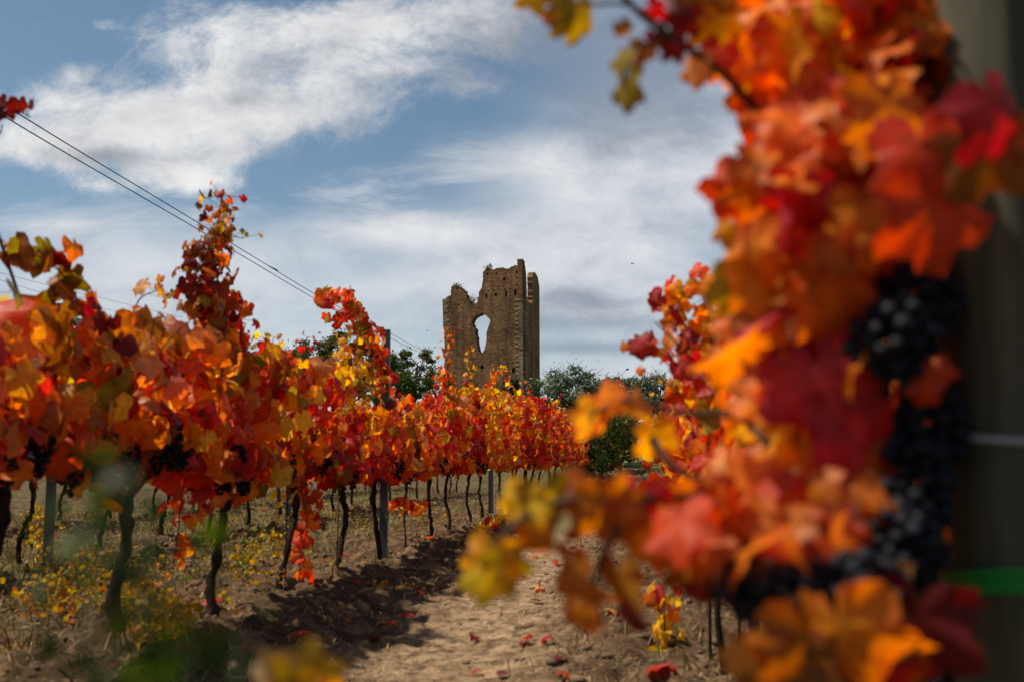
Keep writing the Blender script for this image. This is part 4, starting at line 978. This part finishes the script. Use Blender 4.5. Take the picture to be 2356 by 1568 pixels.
def make_tree(name, label, u, vtop, d, wid, kind, seed, group=None, n=5200, leaf=.13, base=None, crown=.72, open_=.0, twigs=14, clumps=46, cat='tree'):
    rng = np.random.default_rng(seed)
    p = at(u, 1000, d); x, y = float(p[0]), float(p[1]); z = gz(x, y) if base is None else base
    H = float(at(u, vtop, d)[2]) - z
    root = thing(name, label, cat, (x, y, z), group)
    mb = MB(); r0 = .03 * H + .04
    fork = H * (1 - crown) + .05
    tl = smooth_line([[x, y, z - .2], [x + rng.normal(0, .08), y, z + fork * .5], [x + rng.normal(0, .15), y, z + fork], [x + rng.normal(0, .2), y, z + H * .75]], 14)
    mb.tube(tl, np.linspace(r0, r0 * .25, len(tl)), 8)
    cz = z + H * (1 - crown / 2); ch = H * crown / 2
    C = []
    for i in range(clumps):
        a = rng.uniform(0, 2 * PI); h = rng.uniform(-1, 1); w = math.sqrt(max(0, 1 - h * h)) ** .8
        q = rng.uniform(.35, 1) ** .6
        C.append([x + math.cos(a) * w * wid * q, y + math.sin(a) * w * wid * q, cz + h * ch * rng.uniform(.82, 1.02)])
    C = np.array(C)
    for c in C[:16]:
        s = tl[int(rng.integers(len(tl) // 2, len(tl)))]
        l = smooth_line([s, (s + c) / 2 + rng.normal(0, .15, 3), c], 8); mb.tube(l, np.linspace(r0 * .35, r0 * .08, len(l)), 5)
    top = C[np.argsort(-C[:, 2])[:twigs]]
    for c in top:
        for q in range(3):
            e = c + [rng.normal(0, .35), rng.normal(0, .35), rng.uniform(.25, .7)]
            mb.tube([c, (c + e) / 2 + rng.normal(0, .04, 3), e], [.02, .013, .008], 3)
    mb.build('trunk', M['tree_bark'], root)
    pal = np.array(TREE_C[kind]); k = n
    ci = rng.integers(0, len(C), k); sc = rng.uniform(.22, .5, len(C)) * (wid / 2.2) ** .5
    off = rng.normal(0, 1, (k, 3)); off = unit(off) * (rng.random((k, 1)) ** .5) * sc[ci][:, None] * np.array([1.25, 1.25, .8])
    P = C[ci] + off
    # loose sprays beyond the clumps
    kk = int(k * .1); P[:kk] += rng.normal(0, .28, (kk, 3))
    Nn = unit(off + rng.normal(0, .6, (k, 3)) + [0, 0, .5]); S = leaf * rng.uniform(.6, 1.3, k)
    V, F = quads(P, Nn, S, rng, .55)
    cc = pal[rng.integers(0, len(pal), len(C))][ci] * .6 + pal[rng.integers(0, len(pal), k)] * .4
    cc = cc * rng.uniform(.7, 1.25, (k, 1))
    mesh_obj('crown', V, F, M['tree_leaf'], root, False, np.repeat(cc, 4, 0))
GT = 'broadleaf trees on the hill behind the rows'
make_tree('tree', 'green tree with brown twigs left of the yellow shoot, behind the vines', 725, 782, 70, 2.4, 'oak', 1, GT)
make_tree('tree', 'broad green tree behind the arching vine shoot', 800, 762, 72, 2.6, 'oak', 2, GT, n=6500)
make_tree('tree', 'dark green tree right behind the tall ribbed post', 880, 812, 70, 1.9, 'green', 3, GT)
make_tree('tree', 'airy tree with an open rounded crown standing between ribbed post and tower', 950, 797, 74, 1.9, 'oak', 4, GT, n=4200, clumps=38, leaf=.11)
make_tree('shrub', 'brownish green shrub against the left foot of the tower', 1003, 858, 78, 1.5, 'brown', 5, None, n=3800, leaf=.11, crown=.9, cat='shrub')
make_tree('tree', 'low green tree in front of the airy one, right of the ribbed post', 915, 862, 62, 1.8, 'green', 6, GT, crown=.88)
make_tree('tree', 'dark tree glimpsed over the crimson vine at the far left', 165, 728, 60, 2.3, 'green', 7, GT)
make_tree('tree', 'dark tree glimpsed behind the dark post top at the far left', 250, 745, 62, 2.0, 'oak', 8, GT)
make_tree('tree', 'green tree low behind the red vines, between tall shoot and yellow shoot', 640, 800, 68, 2.4, 'green', 9, GT)
make_tree('tree', 'green tree hidden low behind the tallest vine shoot', 520, 812, 66, 2.4, 'oak', 10, GT)
make_tree('tree', 'green tree low behind the vines, between dark post top and tallest shoot', 390, 790, 64, 2.4, 'green', 12, GT)
make_tree('conifer', 'dark pointed conifer at the foot of the tower', 1172, 868, 80, .75, 'dark', 13, None, n=2600, leaf=.13, crown=.95, twigs=6, cat='conifer')
GO = 'olive trees right of the tower'
make_tree('olive_tree', 'largest grey green olive tree, first right of the tower', 1325, 850, 47, 2.3, 'olive', 14, GO, n=11000, leaf=.085, crown=.84, twigs=22, clumps=70, cat='olive tree')
make_tree('olive_tree', 'olive tree whose trunk stands in the grass, with two tufts on top', 1430, 868, 50, 1.8, 'olive', 15, GO, n=9000, leaf=.085, crown=.7, twigs=20, clumps=50, cat='olive tree')
make_tree('olive_tree', 'grey green olive tree half hidden by the orange leaves on the right', 1512, 868, 54, 2.0, 'olive', 16, GO, n=9000, leaf=.09, crown=.8, twigs=20, clumps=46, cat='olive tree')
make_tree('olive_tree', 'dark low olive tree in front of the largest one, behind the row end', 1385, 952, 42, 1.2, 'dark', 17, GO, n=4200, leaf=.08, crown=.8, clumps=40, cat='olive tree')
make_tree('tree', 'dark green bush tree hidden behind the close orange vine', 1620, 900, 55, 2.6, 'green', 18, GT)

# ================================================================== POWER LINES, BIRDS
def cable(label, pts, r=.017, spacer=None):
    root = thing('power_line', label, 'power line', pts[0], 'power lines crossing the sky')
    mb = MB(); mb.tube(smooth_line(pts, 40), r, 6); mb.build('cable', M['cable'], root)
    if spacer is not None:
        mb = MB(); mb.tube([spacer + np.array([-.18, 0, .10]), spacer + np.array([.22, 0, -.12])], .035, 6); mb.build('damper', M['cable'], root)
def span(px, d0, d1):
    k = len(px); inv = np.linspace(1 / d0, 1 / d1, k)
    u0, u1 = px[0][0], px[-1][0]
    return [at(u, v, 1 / (1 / d0 + (1 / d1 - 1 / d0) * (u - u0) / (u1 - u0))) for u, v in px]
cable('upper of the two dark cables crossing the sky towards the trees', span([(-160, 142), (0, 236), (177, 345), (430, 497), (602, 602), (735, 682), (880, 757), (960, 800)], 22, 80), spacer=at(628, 617, 44))
cable('lower of the two dark cables crossing the sky towards the trees', span([(-160, 165), (0, 262), (139, 345), (430, 513), (589, 607), (735, 693), (880, 768), (960, 808)], 22, 80))
cable('thin faint cable low at the left edge, above its twin', span([(-120, 590), (0, 627), (160, 668), (420, 730)], 60, 110), .014)
cable('thin faint cable low at the left edge, beneath its twin', span([(-120, 606), (0, 644), (160, 690), (420, 752)], 60, 110), .014)

def bird(label, u, v, d, span_, yaw, flap, group='small dark birds in the sky'):
    c = at(u, v, d); root = thing('bird', label, 'bird', c, group)
    V = []; F = []
    L = span_ * .62; n = 8
    prof = [(-.5, .03), (-.38, .10), (-.2, .16), (0.05, .17), (.25, .12), (.36, .10), (.45, .085), (.5, .02)]
    ca, sa = math.cos(yaw), math.sin(yaw)
    def put(x, y, z): return c + np.array([x * ca - y * sa, x * sa + y * ca, z])
    for t, r in prof:
        for k in range(n):
            a = 2 * PI * k / n; V.append(put(t * L, r * L * math.cos(a), r * L * .9 * math.sin(a)))
    for i in range(len(prof) - 1):
        for k in range(n): F.append([i * n + k, i * n + (k + 1) % n, (i + 1) * n + (k + 1) % n, (i + 1) * n + k])
    F += [list(range(n))[::-1], [(len(prof) - 1) * n + k for k in range(n)]]
    for s in (-1, 1):       # wings grown from the flanks
        b = len(V); h = math.sin(flap) * span_ * .5; w = math.cos(flap) * span_ * .5
        pts = [(.2, .08, .06), (-.14, .08, .06), (.26, .5, .55), (-.12, .5, .5), (.02, 1, 1), (-.06, .98, .98)]
        for x, q, hz in pts: V.append(put(x * L, s * w * q, .05 * L + h * hz))
        for x, q, hz in pts: V.append(put(x * L, s * w * q, .02 * L + h * hz))
        F += [[b, b + 1, b + 3, b + 2], [b + 2, b + 3, b + 5, b + 4], [b + 6, b + 8, b + 9, b + 7], [b + 8, b + 10, b + 11, b + 9], [b, b + 2, b + 8, b + 6], [b + 2, b + 4, b + 10, b + 8], [b + 1, b + 7, b + 9, b + 3], [b + 3, b + 9, b + 11, b + 5]]
    b = len(V)
    for x, y in ((-.42, .04), (-.42, -.04), (-.8, -.12), (-.8, .12)): V.append(put(x * L, y * L, .01))
    for x, y in ((-.42, .04), (-.42, -.04), (-.8, -.12), (-.8, .12)): V.append(put(x * L, y * L, -.01))
    F += [[b, b + 1, b + 2, b + 3], [b + 7, b + 6, b + 5, b + 4], [b + 2, b + 6, b + 7, b + 3]]
    mesh_obj('body', np.array(V), F, M['bird'], root, True)
bird('dark bird with raised wings just above the broken tower top', 1128, 611, 82, .42, .5, .9)
bird('dark bird gliding in the open sky right of the tower', 1455, 607, 75, .36, 2.4, .35)
bird('tiny bird far off in the sky left of the tower', 983, 761, 110, .34, -.3, .3)

# ================================================================== GROUND COVER
def fallen():
    rng = np.random.default_rng(21)
    known = [(490, 1387, .06, 'crimson'), (690, 1465, .07, 'red'), (720, 1470, .06, 'peach'), (935, 1418, .065, 'crimson'), (905, 1440, .045, 'red'), (965, 1368, .05, 'red'), (1012, 1350, .05, 'red'), (1090, 1370, .05, 'peach'), (1210, 1256, .07, 'crimson'), (1160, 1250, .06, 'red'), (1240, 1358, .06, 'orange'),
             (1345, 1372, .06, 'peach'), (1405, 1412, .055, 'peach'), (1150, 1250, .07, 'red'), (1255, 1475, .05, 'crimson'), (1210, 1480, .05, 'crimson'), (1540, 1545, .07, 'crimson'), (1300, 1565, .06, 'red'), (1230, 1283, .06, 'peach'), (1280, 1300, .05, 'red'), (1330, 1310, .06, 'crimson'), (1420, 1320, .06, 'red'),
             (820, 1345, .06, 'crimson'), (880, 1440, .05, 'peach'), (1510, 1548, .05, 'red'), (1060, 1310, .06, 'crimson'), (990, 1238, .07, 'red'), (660, 1520, .05, 'red'), (560, 1500, .05, 'maroon'), (1700, 1545, .05, 'crimson'), (260, 1540, .05, 'crimson'), (430, 1500, .05, 'maroon')]
    for i in range(24):
        known.append((rng.uniform(150, 1650), rng.uniform(1215, 1560), rng.uniform(.028, .05), rng.choice(['crimson', 'maroon', 'maroon', 'rust', 'rust', 'peach'])))
    for u, v, s, c in known:
        p = on_ground(u, v)
        if p is None or abs(p[1]) > 25: continue
        lv = Leaves(rng); a = rng.uniform(0, 2 * PI)
        nrm = unit(np.array([rng.normal(0, .35), rng.normal(-.1, .35), 1.0]))
        p = p + np.array([0, 0, .025])
        lv.add(p[None], np.array([[math.cos(a), math.sin(a), .1]]), nrm[None], s, [c], [1])
        o = lv.build('fallen_leaf', None, 'mid', origin=p)
        tag(o, 'curled fallen vine leaf lying on the sandy soil', 'leaf', 'fallen vine leaves on the soil')
fallen()

def scatter_xy(rng, n, x0, x1, y0, y1, dens):
    out = []
    while len(out) < n:
        x = rng.uniform(x0, x1, 4000); y = y0 * (y1 / y0) ** rng.random(4000)
        k = rng.random(4000) < dens(x, y); out += list(zip(x[k], y[k]))
    return np.array(out[:n])
def clods():
    rng = np.random.default_rng(31); n = 5200
    P = scatter_xy(rng, n, -4.6, 1.3, 2.2, 16, lambda x, y: np.clip((1 - .93 * lane(x, y)) * (.25 + 1.6 * np.maximum(0, vnoise(x * 1.1, y * 1.1, 33) + .2)), 0, 1))
    V0, F0 = ICO1; s = .005 + .024 * rng.random(n) ** 3.6
    z = ground(P[:, 0], P[:, 1])
    V = V0[None] * (s[:, None, None] * rng.uniform(.6, 1.3, (n, 1, 3)) * np.array([1.1, 1.1, .65])) * (1 + rng.normal(0, .12, (n, len(V0), 1)))
    V = V + np.column_stack([P, z + s * .15])[:, None]
    o = mesh_obj('soil_clods', V.reshape(-1, 3), (F0[None] + (np.arange(n) * len(V0))[:, None, None]).reshape(-1, 3), M['clod'], None, False)
    tag(o, 'crumbly clods of dry soil strewn under the vines', 'soil', kind='stuff')
clods()
def blades():
    rng = np.random.default_rng(51)
    n = 15000
    P = scatter_xy(rng, n, -8.5, 1.4, 2.0, 24, lambda x, y: np.clip((1 - lane(x, y)) * (.08 + 1.4 * np.maximum(0, vnoise(x * .8, y * .8, 52) + .12 + .25 * (x < -2.5))), 0, 1))
    z = ground(P[:, 0], P[:, 1]); h = rng.uniform(.03, .11, n) * np.where(P[:, 0] < -2.4, 1.35, .8); w = rng.uniform(.0015, .0035, n) * (1 + P[:, 1] * .06)
    a = rng.uniform(0, 2 * PI, n); lean = rng.normal(0, .6, (n, 2)) * h[:, None]
    b = np.column_stack([P, z - .004]); side = np.column_stack([np.cos(a), np.sin(a), np.zeros(n)]) * w[:, None]
    m = b + np.column_stack([lean * .4, h * .6]); t = b + np.column_stack([lean * 1.1, h])
    V = np.stack([b - side, b + side, m + side * .8, m - side * .8, t + side * .1, t - side * .1], 1).reshape(-1, 3)
    n2 = 14000
    P2 = scatter_xy(rng, n2, -6, 1.4, 2.0, 16, lambda x, y: np.clip((1 - .8 * lane(x, y)) * (.2 + 1.2 * np.maximum(0, vnoise(x * 1.3, y * 1.3, 53) + .15)), 0, 1))
    a2 = rng.uniform(0, 2 * PI, n2); d2 = np.column_stack([np.cos(a2), np.sin(a2)]) * rng.uniform(.02, .07, n2)[:, None]; q2 = np.column_stack([-np.sin(a2), np.cos(a2), np.zeros(n2)]) * (rng.uniform(.001, .0022, n2) * (1 + P2[:, 1] * .06))[:, None]
    pt = lambda xy, h: np.column_stack([xy, ground(xy[:, 0], xy[:, 1]) + h])
    A0 = pt(P2 - d2, .004); A1 = pt(P2, rng.uniform(.008, .022, n2)); A2 = pt(P2 + d2, .006)
    V = np.concatenate([V, np.stack([A0 - q2, A0 + q2, A1 + q2, A1 - q2, A2 + q2 * .3, A2 - q2 * .3], 1).reshape(-1, 3)]); n1 = n; n = n + n2
    i = np.arange(n)[:, None] * 6; F = np.concatenate([i + [0, 1, 2, 3], i + [3, 2, 4, 5]])
    pal = np.array([(.24, .15, .05), (.16, .095, .035), (.12, .10, .02), (.06, .075, .012), (.20, .11, .035)])
    c = pal[rng.choice(5, n, p=[.3, .25, .2, .1, .15])] * rng.uniform(.7, 1.2, (n, 1))
    c[n1:] = np.array([.42, .30, .15]) * rng.uniform(.4, 1.15, (n2, 1))
    c[:n1] *= .72
    o = mesh_obj('dry_grass', V, F, M['tree_leaf'], None, False, np.repeat(c, 6, 0))
    tag(o, 'thin dry grass and weeds growing between the vine rows', 'grass', kind='stuff')
blades()
def weeds():
    rng = np.random.default_rng(61); lv = Leaves(rng)
    n = 300
    P = scatter_xy(rng, n, -7.5, -1.45, 2.7, 16, lambda x, y: np.clip(1.8 * np.maximum(0, vnoise(x * 1.0, y * 1.0, 62) + .15) * (1 - .6 * (x > -1.9)), 0, 1))
    for x, y in P:
        z = gz(x, y); h = rng.uniform(.05, .2); k = int(rng.integers(7, 18))
        q = np.column_stack([x + rng.normal(0, .04, k), y + rng.normal(0, .04, k), z + rng.uniform(.01, h, k)])
        o = unit(rng.normal(0, 1, (k, 3)) * [1, 1, .3])
        lv.hang(q, o, rng.uniform(.008, .021, k), ['wyellow', 'olive', 'green', 'rust', 'straw'], [3, 2, 1, 1.8, .8], 3)
    for (u, v, ru, rv, k, c) in [(380, 1470, 60, 24, 60, [4, .3, .2, 1.2, 0]), (300, 1420, 40, 30, 26, [3, 1, .6, .6, 0]), (230, 1330, 120, 50, 90, [3, 1.5, .8, 1.5, .3]), (150, 1400, 110, 40, 70, [2.4, 1, .4, 2, .4]), (90, 1250, 60, 60, 30, [4, 1, .5, .5, 0]), (560, 1290, 30, 60, 30, [1, 2, 2, .4, .6]), (640, 1290, 60, 30, 30, [2, 1, .6, 1, .3])]:
        for q in range(k):
            p = on_ground(u + rng.normal(0, ru * .5), v + rng.normal(0, rv * .5)); m = 5
            q_ = p + np.column_stack([rng.normal(0, .04, m), rng.normal(0, .04, m), rng.uniform(.02, .16, m)])
            lv.hang(q_, unit(rng.normal(0, 1, (m, 3)) * [1, 1, .3]), rng.uniform(.012, .028, m), ['wyellow', 'olive', 'green', 'rust', 'straw'], c, 3)
    o = lv.build('weeds', None, 'lo')
    tag(o, 'low yellowing broadleaf weeds between the vine rows', 'weeds', kind='stuff')
weeds()

# feathery green weed right at the lens, lower left, and one stray vine tip
def near_weed():
    rng = np.random.default_rng(71)
    b = at(330, 2050, .55); z = gz(b[0], b[1]); b = np.array([b[0], b[1], z])
    root = thing('weed_plant', 'feathery green weed close to the lens, very blurred, before the left trunks', 'weed', b)
    lv = Leaves(rng); st = MB()
    tips = [(110, 1130, .42), (230, 1190, .42), (330, 1230, .42), (300, 1120, .45), (400, 1330, .42), (440, 1430, .40), (350, 1400, .42), (200, 1290, .44), (540, 1520, .40), (470, 1560, .40), (560, 1470, .42), (270, 1450, .44)]
    for u, v, d in tips:
        e = at(u, v, d); l = smooth_line([b, b * .45 + e * .55 + rng.normal(0, .015, 3), e], 22)
        st.tube(l, np.linspace(.0022, .0008, len(l)), 5)
        for q in range(1): lv.along(l, .017, .0095, ['weed', 'dkgreen', 'green'], [4, 1.2, .5], pet=.014, taper=False, jitter=.006, start=.72)
    st.build('stem', M['stalk'], root)
    lv.build('foliage', root, 'mid')
near_weed()
def near_sprig():
    rng = np.random.default_rng(72); b = at(700, 2300, .7); z = gz(b[0], b[1]); b = np.array([b[0], b[1], z])
    root = thing('vine_sapling', 'blurred yellow olive leaf pair poking up at the bottom edge', 'sapling', b)
    e = at(660, 1540, .68); l = smooth_line([b, (b + e) / 2 + [.02, 0, 0], e], 20); mb = MB(); mb.tube(l, np.linspace(.004, .002, len(l)), 6); mb.build('stem', M['cane'], root)
    lv = Leaves(rng)
    for (u, v, ang, c, s) in [(640, 1545, -150, 'straw', .03), (700, 1540, 165, 'olive', .032), (660, 1590, 120, 'peach', .03), (710, 1580, 60, 'gold', .03)]:
        a = math.radians(ang); t = -UC * math.cos(a) + RH * math.sin(a)
        lv.add(at(u, v + 30, .68)[None], t[None], (-FW + RH * rng.normal(0, .3))[None], s, [c], [1])
    lv.build('foliage', root, 'hi')
near_sprig()

# ================================================================== SKY + SUN + CAMERA
SUN_H = unit(-math.cos(math.radians(2)) * RH - math.sin(math.radians(2)) * FH); SUN_EL = math.radians(62)
sdir = SUN_H * math.cos(SUN_EL) + UPV * math.sin(SUN_EL)
sl = bpy.data.lights.new('sun', 'SUN'); sl.energy = 5.0; sl.angle = math.radians(1.2); sl.color = (1.0, .93, .82)
so = bpy.data.objects.new('sun', sl); col.objects.link(so)
so.rotation_euler = Vector(sdir).to_track_quat('Z', 'Y').to_euler(); so.location = (-20, -10, 30)

def world():
    w = bpy.data.worlds.new('World'); scene.world = w; w.use_nodes = True
    nt = w.node_tree; nt.nodes.clear(); L = nt.links.new
    out = N(nt, 'ShaderNodeOutputWorld')
    sky = N(nt, 'ShaderNodeTexSky'); sky.sky_type = 'NISHITA'; sky.sun_disc = False
    sky.sun_elevation = SUN_EL; sky.sun_rotation = math.atan2(SUN_H[0], SUN_H[1])
    sky.altitude = 200; sky.air_density = 1.0; sky.dust_density = .6; sky.ozone_density = 1.2
    hs = N(nt, 'ShaderNodeHueSaturation'); setin(hs, Hue=.488, Saturation=1.0, Value=1.0); L(sky.outputs[0], hs.inputs['Color'])
    bg = N(nt, 'ShaderNodeBackground'); setin(bg, Strength=.08); L(hs.outputs[0], bg.inputs['Color'])
    tc = N(nt, 'ShaderNodeTexCoord'); D = tc.outputs['Generated']
    def math_(op, a, b=None, c=None):
        n = N(nt, 'ShaderNodeMath', operation=op)
        for i, x in enumerate((a, b, c)):
            if x is None: continue
            if isinstance(x, (int, float)): n.inputs[i].default_value = x
            else: L(x, n.inputs[i])
        return n.outputs[0]
    def dot(v):
        n = N(nt, 'ShaderNodeVectorMath', operation='DOT_PRODUCT'); L(D, n.inputs[0]); n.inputs[1].default_value = [float(q) for q in v]; return n.outputs['Value']
    fwd = math_('MAXIMUM', dot(FH), .12)
    p = math_('DIVIDE', dot(RH), fwd); q = math_('DIVIDE', dot(UPV), fwd)
    cb = N(nt, 'ShaderNodeCombineXYZ'); L(p, cb.inputs[0]); L(q, cb.inputs[1]); PQ = cb.outputs[0]
    def pq(u, v): r = ray(u, v); f = r @ FH; return (r @ RH) / f, r[2] / f
    def noise(scale, detail, rough, sx=1, sy=1, off=0, dist=0.0):
        m = N(nt, 'ShaderNodeMapping'); m.inputs['Scale'].default_value = (sx, sy, 1); m.inputs['Location'].default_value = (off, off * .7, off * 1.3); L(PQ, m.inputs[0])
        n = N(nt, 'ShaderNodeTexNoise'); setin(n, Scale=scale, Detail=detail, Roughness=rough, Distortion=dist); L(m.outputs[0], n.inputs['Vector']); return n.outputs['Fac']
    def blobs(lst):
        tot = None
        for (u, v, ru, rv, wgt) in lst:
            c = pq(u, v)
            s = N(nt, 'ShaderNodeVectorMath', operation='SUBTRACT'); L(PQ, s.inputs[0]); s.inputs[1].default_value = (c[0], c[1], 0)
            m = N(nt, 'ShaderNodeVectorMath', operation='MULTIPLY'); L(s.outputs[0], m.inputs[0]); m.inputs[1].default_value = (FPX / ru, FPX / rv, 0)
            d = N(nt, 'ShaderNodeVectorMath', operation='DOT_PRODUCT'); L(m.outputs[0], d.inputs[0]); L(m.outputs[0], d.inputs[1])
            e = math_('MULTIPLY', math_('EXPONENT', math_('MULTIPLY', d.outputs['Value'], -1.0)), wgt)
            tot = e if tot is None else math_('ADD', tot, e)
        return tot
    def srange(x, a, b, lo=0.0, hi=1.0):
        n = N(nt, 'ShaderNodeMapRange'); n.interpolation_type = 'SMOOTHSTEP'; setin(n, From_Min=a, From_Max=b, To_Min=lo, To_Max=hi); L(x, n.inputs['Value']); return n.outputs[0]
    n1 = noise(9.5, 12, .70, 1, 1.3, 3.1, .3); n2 = noise(3.2, 5, .55, .55, 2.0, 7.7, .1); n3 = noise(13, 8, .65, .8, 1.3, 1.3, .3)
    # heaped clouds
    cum = blobs([(640, 150, 230, 150, 1.05), (760, 230, 130, 80, .5), (520, 60, 170, 70, .6), (480, 230, 170, 70, .7), (250, 295, 250, 85, 1.0), (60, 340, 170, 55, .8), (940, 40, 210, 65, .95), (1080, 120, 150, 60, .7), (1180, 30, 200, 90, .6),
                 (180, 168, 75, 34, 1.0), (400, 120, 120, 40, .45), (130, 230, 120, 40, .4), (330, 330, 150, 60, .5), (470, 420, 80, 30, .5), (860, 130, 130, 60, .5), (1050, 190, 130, 40, .45), (535, 350, 55, 28, .9), (380, 400, 130, 45, .9), (240, 430, 70, 24, .6), (95, 60, 40, 16, .3), (245, 55, 40, 16, .4), (600, 280, 160, 40, .6), (960, 150, 80, 30, .5), (720, 60, 100, 40, .4)])
    md = math_('ADD', cum, math_('MULTIPLY', math_('SUBTRACT', n1, .5), 3.3))
    m1 = math_('MULTIPLY', srange(md, .12, 1.4), srange(cum, .03, .3))
    # thin veils and the milky lower sky
    veil = blobs([(1450, 150, 330, 260, .85), (1500, 420, 330, 120, .7), (1250, 360, 260, 60, .35), (900, 530, 260, 42, .55), (1330, 560, 260, 120, .55), (1430, 660, 200, 110, .55), (1100, 640, 300, 90, .4), (300, 620, 360, 130, .55), (90, 520, 160, 30, .35), (1150, 20, 160, 120, .5), (2100, 300, 500, 500, .7)])
    low = srange(q, .38, .02)
    vd = math_('ADD', math_('ADD', veil, math_('MULTIPLY', low, .75)), math_('MULTIPLY', math_('SUBTRACT', n2, .5), 1.15))
    m2 = srange(vd, .22, 1.2, 0, .92)
    wz = blobs([(930, 520, 300, 60, .8), (1130, 380, 260, 70, .7), (1000, 300, 160, 60, .35), (90, 525, 200, 40, .7), (200, 440, 200, 60, .5), (760, 420, 160, 70, .35), (450, 500, 200, 60, .4), (1500, 500, 200, 160, .5), (1250, 640, 300, 100, .4), (700, 640, 300, 100, .35)])
    n5 = noise(6.5, 9, .68, .6, 2.1, 5.2, .5)
    m3 = srange(math_('ADD', wz, math_('MULTIPLY', math_('SUBTRACT', n5, .5), 2.6)), .35, 1.5, 0, .8)
    # shade of the clouds: grey undersides as broad bands
    gray = blobs([(1350, 120, 260, 160, .75), (1500, 250, 260, 150, .4), (1350, 740, 200, 26, .5), (1330, 800, 240, 16, .6), (1400, 700, 160, 20, .4), (1320, 680, 120, 24, .35), (600, 230, 140, 26, .25), (260, 360, 220, 26, .35)])
    sh = math_('ADD', math_('MULTIPLY', math_('SUBTRACT', n3, .5), 1.35), math_('MULTIPLY', math_('SUBTRACT', n2, .5), .7))
    shade = srange(math_('SUBTRACT', math_('ADD', .62, sh), gray), -.1, .95)
    cr = ramp(nt, [(0, (.27, .29, .335)), (.5, (.55, .56, .58)), (1, (.78, .775, .77))]); L(shade, cr.inputs[0])
    vr = ramp(nt, [(0, (.28, .31, .37)), (.5, (.49, .52, .575)), (1, (.70, .71, .73))]); L(shade, vr.inputs[0])
    b1 = N(nt, 'ShaderNodeBackground'); L(cr.outputs[0], b1.inputs['Color']); b1.inputs['Strength'].default_value = 1.0
    b2 = N(nt, 'ShaderNodeBackground'); L(vr.outputs[0], b2.inputs['Color']); b2.inputs['Strength'].default_value = 1.0
    x1 = N(nt, 'ShaderNodeMixShader'); L(m2, x1.inputs[0]); L(bg.outputs[0], x1.inputs[1]); L(b2.outputs[0], x1.inputs[2])
    x2 = N(nt, 'ShaderNodeMixShader'); L(math_('MAXIMUM', m1, m3), x2.inputs[0]); L(x1.outputs[0], x2.inputs[1]); L(b1.outputs[0], x2.inputs[2])
    L(x2.outputs[0], out.inputs[0])
world()

cd = bpy.data.cameras.new('camera'); co = bpy.data.objects.new('camera', cd); col.objects.link(co)
cd.lens = 35; cd.sensor_width = 36; cd.sensor_fit = 'HORIZONTAL'; cd.clip_end = 5000; cd.clip_start = .05
co.location = CAM; co.rotation_euler = (PI / 2 + PITCH, 0, YAW)
cd.dof.use_dof = True; cd.dof.focus_distance = 50; cd.dof.aperture_fstop = 3.0; cd.dof.aperture_blades = 9
scene.camera = co

for o in scene.objects:
    if '_o' in o: del o['_o']
scene.view_settings.view_transform = 'Standard'; scene.view_settings.look = 'None'
scene.view_settings.exposure = .18; scene.view_settings.gamma = 1
scene.cycles.use_denoising = True
scene.cycles.max_bounces = 8; scene.cycles.diffuse_bounces = 3; scene.cycles.transmission_bounces = 4; scene.cycles.glossy_bounces = 2
scene.cycles.sample_clamp_indirect = 8
